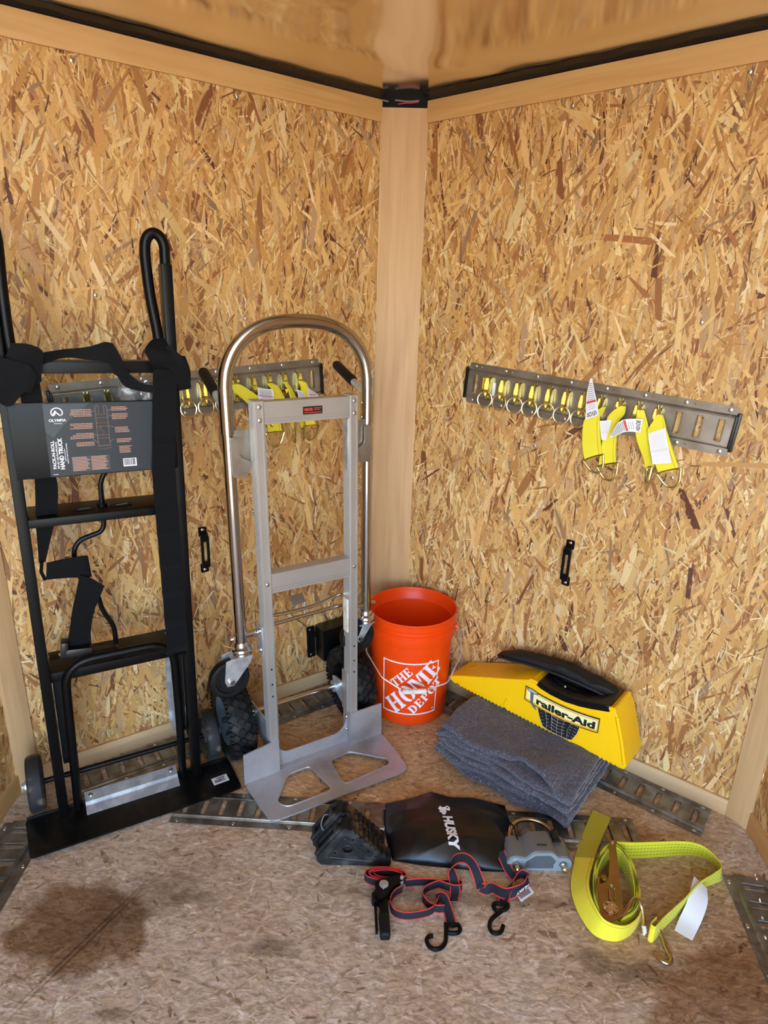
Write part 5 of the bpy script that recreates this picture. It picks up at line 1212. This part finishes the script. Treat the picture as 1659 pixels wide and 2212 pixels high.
# ---------------------------------------------------------------- rubber wheel chocks (front = -y, tip = +x)
def chock(label, x, y, rz, depth, wire):
    r = empty('wheel_chock', label, 'wheel chock', (x, y, .0012), rz, 'black rubber wheel chocks')
    tipx, apx, apz = .172, .066, .112; base = [(.0, .0), (.172, .0), (.176, .010)]
    rib = []; n = 9
    for i in range(n):
        t = (i+.0)/n; t2 = (i+.62)/n; t3 = (i+.80)/n
        f = lambda q, h: (tipx+(apx-tipx)*q+h*.72, .010+(apz-.010)*q+h*.70)
        rib += [f(t, .004), f(t2, .004), f(t3, -.003)]
    left = [(apx-.006, apz+.004), (apx-.016, apz-.002), (-.012, .022), (-.010, .010)]
    prof = base+rib+left
    th = .012
    b = MB(); b.prism(prof, depth-.012, T(0, depth-.006, 0) @ XZ, bev=0); core = b.build('wedge', m_chockrib, r, 30)
    inn = rpoly([(.018, .026), (.132, .016), (.060, .088)], .004, 3)
    holes = [circle2(.066, .052, .0125, 16)]+[circle2(*q, .0034, 10) for q in ((.080, .082), (.100, .064), (.118, .046), (.137, .028), (.034, .038), (.108, .036))]
    cheek_out = [(0, 0), (.172, 0), (.176, .010)]+[q for i in range(8) for q in ((lambda t: (tipx+(apx-tipx)*t+.004, .012+(apz-.012)*t+.004))((i+.1)/8), (lambda t: (tipx+(apx-tipx)*t+.005, .012+(apz-.012)*t+.006))((i+.5)/8), (lambda t: (tipx+(apx-tipx)*t-.001, .012+(apz-.012)*t))((i+.85)/8))]+[(apx-.006, apz+.003), (apx-.016, apz-.003), (-.012, .022), (-.010, .010)]
    b = MB(); b.mesh(curve_mesh([cheek_out]+holes, .003, .0006), T(0, .001, 0) @ RX(pi/2)); b.build('cheek', m_chock, r, 30)
    b = MB(); b.tube([(x, -.0030, z) for x, z in inn], .0026, 6, True); b.tube([(x, -.003, z) for x, z in circle2(.066, .052, .0135, 16)], .0020, 6, True); b.strip([(.02, -.003, .010), (.135, -.003, .008)], [(.02, -.003, .022), (.135, -.003, .014)], .003); b.build('moulded_rib', m_chock, r, 40)
    # hollow back face with a grab bar
    b = MB(); a = math.atan2(.087, .062)
    for yy in (.006, depth-.010): b.tube([(-.014, yy, .024), (.048, yy, .110)], .006, 8)
    b.tube([(.036, .008, .094), (.036, depth-.012, .094)], .007, 8); b.tube([(-.010, .008, .030), (-.010, depth-.012, .030)], .006, 8); b.build('back_frame', m_chock, r, 40)
    if wire:
        b = MB(); b.tube(spline([(.028, .02, .090), (.016, .012, .094), (.010, -.004, .080), (.016, -.008, .066)], 6), .0013, 6); b.build('wire_tie', m_zincbright, r)
    return r
chock('black rubber wheel chock with pierced triangular side, in front beside the black bag', -.133, -.926, .03, .046, False)
chock('black rubber wheel chock behind the front one, with a bare wire tie', -.150, -.878, .05, .050, True)

# ---------------------------------------------------------------- grey coupler lock
lk = empty('coupler_lock', 'grey metal trailer coupler lock with steel shackle, beside the black bag', 'lock', (.420, -.910, .0), .05)
prof = [(-.062, .002)]+[(-.060+.022*cos(a), .022+.021*sin(a)) for a in [RAD(-95-i*17) for i in range(12)]]+[(-.034, .038), (-.020, .054), (-.014, .057), (.027, .059), (.033, .056), (.046, .043)]+[(.060+.022*cos(a), .022+.021*sin(a)) for a in [RAD(95-i*17) for i in range(12)]]
b = MB(); b.mesh(curve_mesh([prof], .031, .002), T(0, .034, 0) @ RX(pi/2)); b.build('lock_body', m_lockgrey, lk, 35)
rec = rpoly([(-.036, .008), (.036, .008), (.036, .020), (.042, .032), (.026, .050), (-.012, .049), (-.036, .030)], .003, 3)
b = MB(); b.mesh(curve_mesh([prof, rec, circle2(-.060, .022, .010), circle2(.060, .022, .010)], .0012, .0004), T(0, -.0005, 0) @ RX(pi/2)); b.build('face_plate', m_lockblue, lk, 30)
b = MB(); b.mesh(curve_mesh([rec], .0004), T(0, .0008, 0) @ RX(pi/2)); b.build('recess', m_lockdark, lk, 0)
sh = [(-.060, .062, .022), (-.060, .085, .022)]+[(-.058*cos(t), .085+.048*sin(t), .026+.006*sin(t)) for t in [pi*i/20 for i in range(1, 20)]]+[(.060, .085, .022), (.060, .062, .022)]
b = MB(); b.tube(spline(sh, 2), .0062, 14); b.build('shackle', m_brassy, lk)
for sg in (-1, 1):
    b = MB(); b.tube([(sg*.060, .01, .022), (sg*.060, -.008, .022), (sg*.060, -.010, .022), (sg*.060, -.012, .022), (sg*.060, -.022, .022), (sg*.060, -.025, .022)], [.0085, .0085, .0062, .0085, .0085, .004] if sg > 0 else [.0085, .0085, .0075, .0070, .0070, .004], 14); b.build('shackle_tip', m_steel, lk)
b = MB(); b.tube([(.052, .052, .046), (.050, .070, .056), (.049, .073, .0575)], [.011, .0105, .007], 18); b.tube([(.053, .046, .043), (.0525, .050, .045)], .0135, 18); b.build('dust_cap', m_blackplastic, lk)
b = MB(); b.lathe([(.026, 0), (.026, .012), (.023, .024), (.014, .033), (0, .037)], 24, T(-.008, .088, .002)); b.build('ball_insert', pm('ball_grey', (108, 108, 102), .5, .2), lk, 50)
me = text_mesh('RETRUE', .0075, .05, .1, width=.026); link('lettering', me, m_ink, lk, 0, T(-.006, .018, .0618) )

# ---------------------------------------------------------------- black and red ratchet strap
rs = empty('ratchet_strap', 'black ratchet strap with red edges, two S hooks and a coiled end, on the floor', 'ratchet strap', (0, 0, 0))
UP = (0, 0, 1)
b = MB(); C0 = V((.0335, -.966, .0135)); A = []
for i in range(150):
    t = i/149; a = t*2*pi*5.5+.4; g = .46+.54*t; A.append((C0.x+.054*g**.6*cos(a)+.004*sin(a*.37), C0.y+(.021*g*sin(a))+.08*(.054*g*cos(a))*.25, C0.z+.0015*sin(a*.5)))
b.ribbon(A, .025, UP, .0013, n=150, k=1); b.build('webbing_coil', m_webred, rs, 60)
def ribz(pts, z=.0132, n=None): 
    b = MB(); b.ribbon([(x, y, z) if len(p3) == 2 else p3 for p3 in pts for x, y in [p3[:2]]], .025, UP, .0014, n=n or 40); return b
ribz([(.0732, -.996), (.0546, -1.0095), (.0445, -1.0329), (.0531, -1.0575), (.0792, -1.0660), (.1129, -1.0610), (.1419, -1.0499), (.1545, -1.0330), (.1600, -1.0170)]).build('webbing', m_webred, rs, 60)
ribz([(.0807, -.9804), (.1136, -.9745), (.1519, -.9740), (.1787, -.9821), (.1990, -.9871), (.2150, -.9850), (.2185, -.976), (.2078, -.968), (.185, -.972), (.1569, -.9790), (.1292, -.9946), (.122, -1.0142), (.1334, -1.0330), (.154, -1.0434), (.1723, -1.0420)], n=80).build('webbing', m_webred, rs, 60)
b = MB(); pts = [(.1949, -1.0233, .014), (.2010, -.998, .015), (.1989, -.974, .024), (.1935, -.960, .036), (.1950, -.951, .052), (.2070, -.947, .064), (.2256, -.947, .066), (.2410, -.950, .056), (.2525, -.957, .038), (.2615, -.970, .020), (.2640, -.9832, .013)]
b.ribbon(pts, .025, [(1, .1, .3), (1, .2, .3), (.9, .4, .3), (.5, .7, .4), (.15, .9, .3), (0, 1, .2), (.1, .95, .3), (.5, .8, .3), (.85, .4, .3), (.9, .2, .3), (.8, .2, .5)], .0014, n=70); b.build('webbing', m_webred, rs, 60)
b = MB(); b.ribbon([(.2640, -.9800, .013), (.2793, -.9815, .008), (.292, -.9770, .010), (.308, -.9880, .012), (.3250, -.9940, .013), (.35, -.9860, .014), (.374, -.9690, .014), (.385, -.952, .014)], .025, [(.6, .3, .6), (.5, .8, .3), (.3, .9, .5), (.2, .6, .8), (0, .3, 1), (-.1, .3, 1), (-.2, .3, 1), (-.3, .2, 1)], .0014, n=60); b.build('webbing', m_webred, rs, 60)
b = MB(); b.ribbon([(.386, -.944, .016), (.368, -.940, .018), (.346, -.960, .014), (.328, -.985, .010), (.318, -1.004, .007), (.313, -1.020, .006)], .025, [(0, .2, 1), (.3, .3, 1), (.6, .4, .8), (.9, .3, .4), (1, .1, .1), (1, .2, 0)], .0014, n=40); b.build('webbing', m_webred, rs, 60)
b = MB(); b.ribbon([(.325, -.886, .030), (.330, -.905, .024), (.340, -.928, .016), (.352, -.944, .012)], .022, [(.8, .3, .5), (.9, .3, .4), (.9, .4, .3), (.8, .5, .3)], .0014, n=20); b.build('webbing', m_webred, rs, 60)
b = MB(); b.ribbon([(.1560, -1.0150, .010), (.170, -1.0120, .012), (.178, -1.028, .008), (.1835, -1.0498, .006), (.1882, -1.0800, .006)], .024, [(.5, 1, .6), (.9, .3, .5), (1, .1, .1), (1, .15, 0), (1, .15, 0)], .0026, n=30); b.build('webbing', m_webred, rs, 60)
me = text_mesh('HUSKY', .014, .04, width=.042)
def onh(p):   # wrapped on the standing band near the lock, reading upside down as it lies
    t = (p.x+.006)/.054; q0 = V((.382, -.958, .0145)); q1 = V((.338, -.9915, .0125)); q = q0.lerp(q1, t); return V((q.x+.0058-p.y*.1, q.y-.0070-p.y*.15, q.z+.006-p.y*.85))
warp(me, onh, .006); link('lettering', me, m_tag, rs, 0)
b = MB(); b.strip([(.352, -.985, .002), (.388, -.962, .003)], [(.360, -1.004, .0012), (.396, -.976, .0012)], .0005, 4); tg = b.build('paper_tag', m_tag, rs, 0)
b = MB()
for i in range(12):
    f = .08+.07*i; p = V((.353, -.987, .0026)).lerp(V((.387, -.965, .0036)), f); b.strip([p, p+V((.0012, .0008, 0))], [p+V((.005, -.011, -.0006)), p+V((.0062, -.0102, -.0006))], .0003)
b.build('barcode', m_ink, tg, 0)
def shook(name, eye, hook, r=.0048, z=.0052):
    b = MB(); b.tube(spline([(x, y, z+(.002 if i < 1 else 0)) for i, (x, y) in enumerate(eye)], 6, True), r, 10, True); b.tube(spline([(x, y, z) for x, y in hook], 6), r, 10); return b.build(name, m_blackpowder, rs)
shook('s_hook', [(.1770, -1.0800), (.1905, -1.0770), (.2015, -1.0745), (.2068, -1.0843), (.1996, -1.0940), (.1781, -1.0940)], [(.1744, -1.0726), (.1735, -1.097), (.1708, -1.1179), (.161, -1.1306), (.1455, -1.1350), (.1335, -1.1280), (.1291, -1.1153), (.1337, -1.1070), (.1435, -1.1043)])
shook('s_hook', [(.3212, -1.0278), (.2996, -1.0344), (.2902, -1.0235), (.2968, -1.0144), (.3113, -1.0150), (.3250, -1.0150)], [(.3245, -1.0213), (.3023, -1.0384), (.2821, -1.056), (.2749, -1.0729), (.2781, -1.0862), (.2881, -1.0900), (.2999, -1.0847), (.3070, -1.0697)])
# ratchet
ra = bpy.data.objects.new('ratchet', None); COL.objects.link(ra); ra.parent = rs
b = MB(); pb = [(.0060, -.999), (.0220, -.988), (.0680, -.975), (.0770, -.983), (.0740, -.990), (.050, -1.008), (.034, -1.036), (.022, -1.046), (.010, -1.036)]
for z in (.006, .032): b.prism(pb, .0025, T(0, 0, z), bev=.0005)
b.box((.030, .012, .024), (.030, -1.012, .020), Euler((0, 0, .9)), bev=.002); b.build('ratchet_frame', m_blackpowder, ra)
b = MB(); b.cyl((.028, -1.006, .004), (.028, -1.006, .040), .0075, 14); b.box((.003, .016, .004), (.027, -1.014, .040), bev=.0006)
b.lathe([(.011, 0), (.011, .0025), (0, .003)], 18, T(.028, -1.006, .0355)); b.cyl((.071, -.985, .004), (.071, -.985, .0385), .0042, 12); b.build('spindle', m_zincbright, ra)
b = MB(); b.soft((.024, .058, .022), (0, 0, 0), .005, (6, 8, 6), m=T(.0335, -1.0960, .018) @ RZ(.10)); b.build('handle_grip', m_rubber, ra, 50)
b = MB(); b.box((.006, .085, .010), (.0125, -1.068, .012), Euler((0, 0, .10)), bev=.001); b.box((.020, .040, .018), (.030, -1.054, .020), Euler((0, 0, .15)), bev=.002); b.cyl((.010, -1.030, .004), (.010, -1.030, .030), .010, 16); b.build('handle_lever', m_blackpowder, ra)

# ---------------------------------------------------------------- big yellow ratchet strap
ys = empty('ratchet_strap', 'wide yellow ratchet strap, coiled on edge round its bronze ratchet, at the right', 'ratchet strap', (0, 0, 0))
base = [(.614, -.858), (.594, -.873), (.566, -.905), (.544, -.944), (.529, -.990), (.522, -1.028), (.529, -1.058), (.545, -1.072), (.571, -1.072), (.602, -1.055), (.622, -1.030), (.637, -.998), (.646, -.946), (.645, -.897), (.634, -.868), (.624, -.858)]
cx = sum(p[0] for p in base)/len(base); cy = sum(p[1] for p in base)/len(base)
P = []; turns = 6
for tn in range(turns):
    s_ = .78+.30*tn/(turns-1) if tn else .74
    for j, (x, y) in enumerate(base):
        if tn == turns-1 and j > 13: break
        s = (.80+.20*(tn+j/len(base))/(turns-.2)); wob = .002*sin(tn*2.1+j)
        ap = 1-.55*max(0, 1-abs((y+.862)/.05)) if y > -.93 else 1
        P.append((cx+(x-cx)*(1-(1-s)*ap)+wob, cy+(y-cy)*(1-(1-s)*.7), .0255))
b = MB(); b.ribbon(P, .050, UP, .0020, n=260, k=3); b.build('webbing_coil', m_webyeld, ys, 60)
# loose outer turn swinging up to the free tail
lt = [(.634, -1.034, .0255), (.605, -1.068, .0255), (.573, -1.0875, .0255), (.544, -1.0875, .0255), (.519, -1.072, .0255), (.506, -1.035, .0255), (.503, -1.000, .0250), (.507, -.968, .0235), (.517, -.938, .0210), (.530, -.908, .0185), (.543, -.880, .0165)]
b = MB(); b.ribbon(lt, .050, [(0, 0, 1)]*5+[(.06, 0, 1), (.22, 0, .97), (.42, -.08, .88), (.62, -.18, .74), (.76, -.28, .56), (.83, -.36, .38)], .0020, n=80); b.build('webbing', m_webyel, ys, 60)
b = MB(); b.ribbon([(.543, -.880, .0165), (.556, -.854, .0145), (.569, -.830, .0125), (.583, -.806, .0120), (.602, -.774, .0120), (.622, -.742, .0120), (.634, -.722, .0115)], .050, [(.83, -.36, .38), (.85, -.42, .2), (.87, -.48, .06), (.87, -.5, 0), (.87, -.5, 0), (.87, -.5, 0), (.87, -.5, 0)], .0020, n=40); b.build('free_tail', m_webtail, ys, 60)
# long run to the right, turning back towards the camera
run = [(.628, -.856), (.660, -.8575), (.700, -.8540), (.7525, -.8475), (.7966, -.8420), (.8311, -.8420), (.8561, -.850), (.8723, -.868), (.8790, -.892), (.8720, -.913), (.845, -.930), (.812, -.948), (.782, -.971), (.745, -1.003), (.705, -1.034), (.672, -1.060), (.648, -1.082)]
b = MB(); b.ribbon([(x, y, .0255) for x, y in run], .050, [(0, 0, 1)]*4+[(0, .06, 1)]*2+[(.05, .05, 1), (-.1, .0, 1), (-.3, -.15, 1), (-.42, -.35, .9), (-.42, -.45, .85), (-.38, -.45, .85), (-.3, -.35, .9), (-.25, -.3, .95), (-.2, -.25, 1), (-.15, -.2, 1), (-.1, -.1, 1)], .0020, n=110); b.build('webbing', m_webyeld, ys, 60)
b = MB(); b.ribbon([(.652, -1.078, .0255), (.640, -1.088, .0255), (.633, -1.082, .0255), (.640, -1.074, .0255), (.652, -1.064, .0255)], .049, UP, .0020, n=40); b.build('hook_loop', m_webyel, ys, 60)
b = MB(); b.strip([(.7886, -.945, .046), (.770, -.972, .046), (.748, -1.005, .030), (.724, -1.030, .010), (.704, -1.055, .0012)], [(.812, -.968, .034), (.800, -1.000, .028), (.780, -1.028, .016), (.760, -1.050, .004), (.735, -1.078, .0012)], .0006, 16); b.build('white_tag', m_tag, ys, 60)
b = MB(); b.tube(fillet([(.650, -1.052, .030), (.664, -1.072, .012), (.6655, -1.104, .006), (.6683, -1.128, .0056), (.6580, -1.139, .0056), (.6450, -1.1345, .0056), (.6324, -1.1165, .0056)], .012, 5), .0044, 10); b.build('wire_hook', m_brassy, ys)
b = MB(); b.tube(spline([(.560, -1.078, .052), (.575, -1.066, .057), (.590, -1.052, .064), (.604, -1.038, .068), (.617, -1.034, .064), (.626, -1.042, .052), (.628, -1.056, .034), (.626, -1.066, .022)], 6), .0048, 10); b.build('wire_hook', m_brassy, ys)
b = MB(); b.tube(spline([(.626, -1.066, .024), (.627, -1.072, .016), (.624, -1.078, .009)], 5), [.005]*8+[.003]*3, 8); b.build('hook_tip_cover', m_grip_white, ys)
pl = [(.6036, -.8664), (.609, -.8597), (.6166, -.8575), (.621, -.8653), (.5961, -.9701), (.5878, -1.0106), (.5768, -1.0626), (.5696, -1.0761), (.5538, -1.0835), (.5404, -1.0883), (.5274, -1.0819), (.5216, -1.0659), (.5259, -1.0404), (.5420, -.9959), (.5620, -.9800), (.5695, -.9755), (.583, -.9367)]
ra = bpy.data.objects.new('ratchet', None); COL.objects.link(ra); ra.parent = ys
b = MB(); b.prism(pl, .0026, T(0, 0, .056), bev=.0006); b.prism(pl, .0026, T(.002, .002, .010), bev=.0006); b.build('handle_plate', m_rzinc, ra, 30)
pl2 = [(.5356, -.9959), (.5440, -.9720), (.5560, -.9642), (.5660, -.9665), (.5700, -.9760), (.5620, -1.000), (.5560, -1.040), (.548, -1.078), (.528, -1.078), (.5246, -1.050)]
b = MB(); b.prism(pl2, .0024, T(0, 0, .0525), bev=.0005); b.prism(pl2, .0024, T(.002, .002, .014), bev=.0005); b.build('frame_plate', m_rzinc, ra, 30)
b = MB(); b.lathe([(.0085, 0), (.0085, .008), (.007, .0095), (0, .0095)], 6, T(.5562, -.978, .0548)); b.cyl((.5562, -.978, .008), (.5562, -.978, .056), .0055, 10); b.build('anchor_bolt', m_rzinc, ra, 20)
b = MB(); b.cyl((.550, -1.0604, .008), (.550, -1.0604, .063), .0085, 16); b.lathe([(.017, 0), (.017, .0022), (.014, .003), (0, .003)], 24, T(.5485, -1.0560, .0586))
for i in range(6): b.box((.006, .005, .004), (.5485+.012*cos(i*1.05), -1.056+.012*sin(i*1.05), .0625), Euler((0, 0, i*1.05)), bev=.0008)
b.build('spindle', m_brassy, ra, 30)
for x, y in ((.612, -.868), (.5697, -.9963)): screw(ra, T(x, y, .0586), SCREW, 'rivet', .7)
b = MB(); b.prism(rpoly([(.560, -1.004), (.564, -1.006), (.5545, -1.038), (.5505, -1.036)], .0015), .0006, T(0, 0, .0584)); b.prism(rpoly([(.5740, -1.000), (.5775, -1.001), (.5670, -1.036), (.5635, -1.034)], .0015), .0006, T(0, 0, .0584)); b.build('slot', m_dark, ra)
b = MB(); b.tube([(.562, -1.006, .0595), (.554, -1.036, .0595)], .0016, 6); b.tube([(.5755, -1.002, .0595), (.566, -1.034, .0595)], .0016, 6); b.build('pawl_spring', m_brassy, ra)
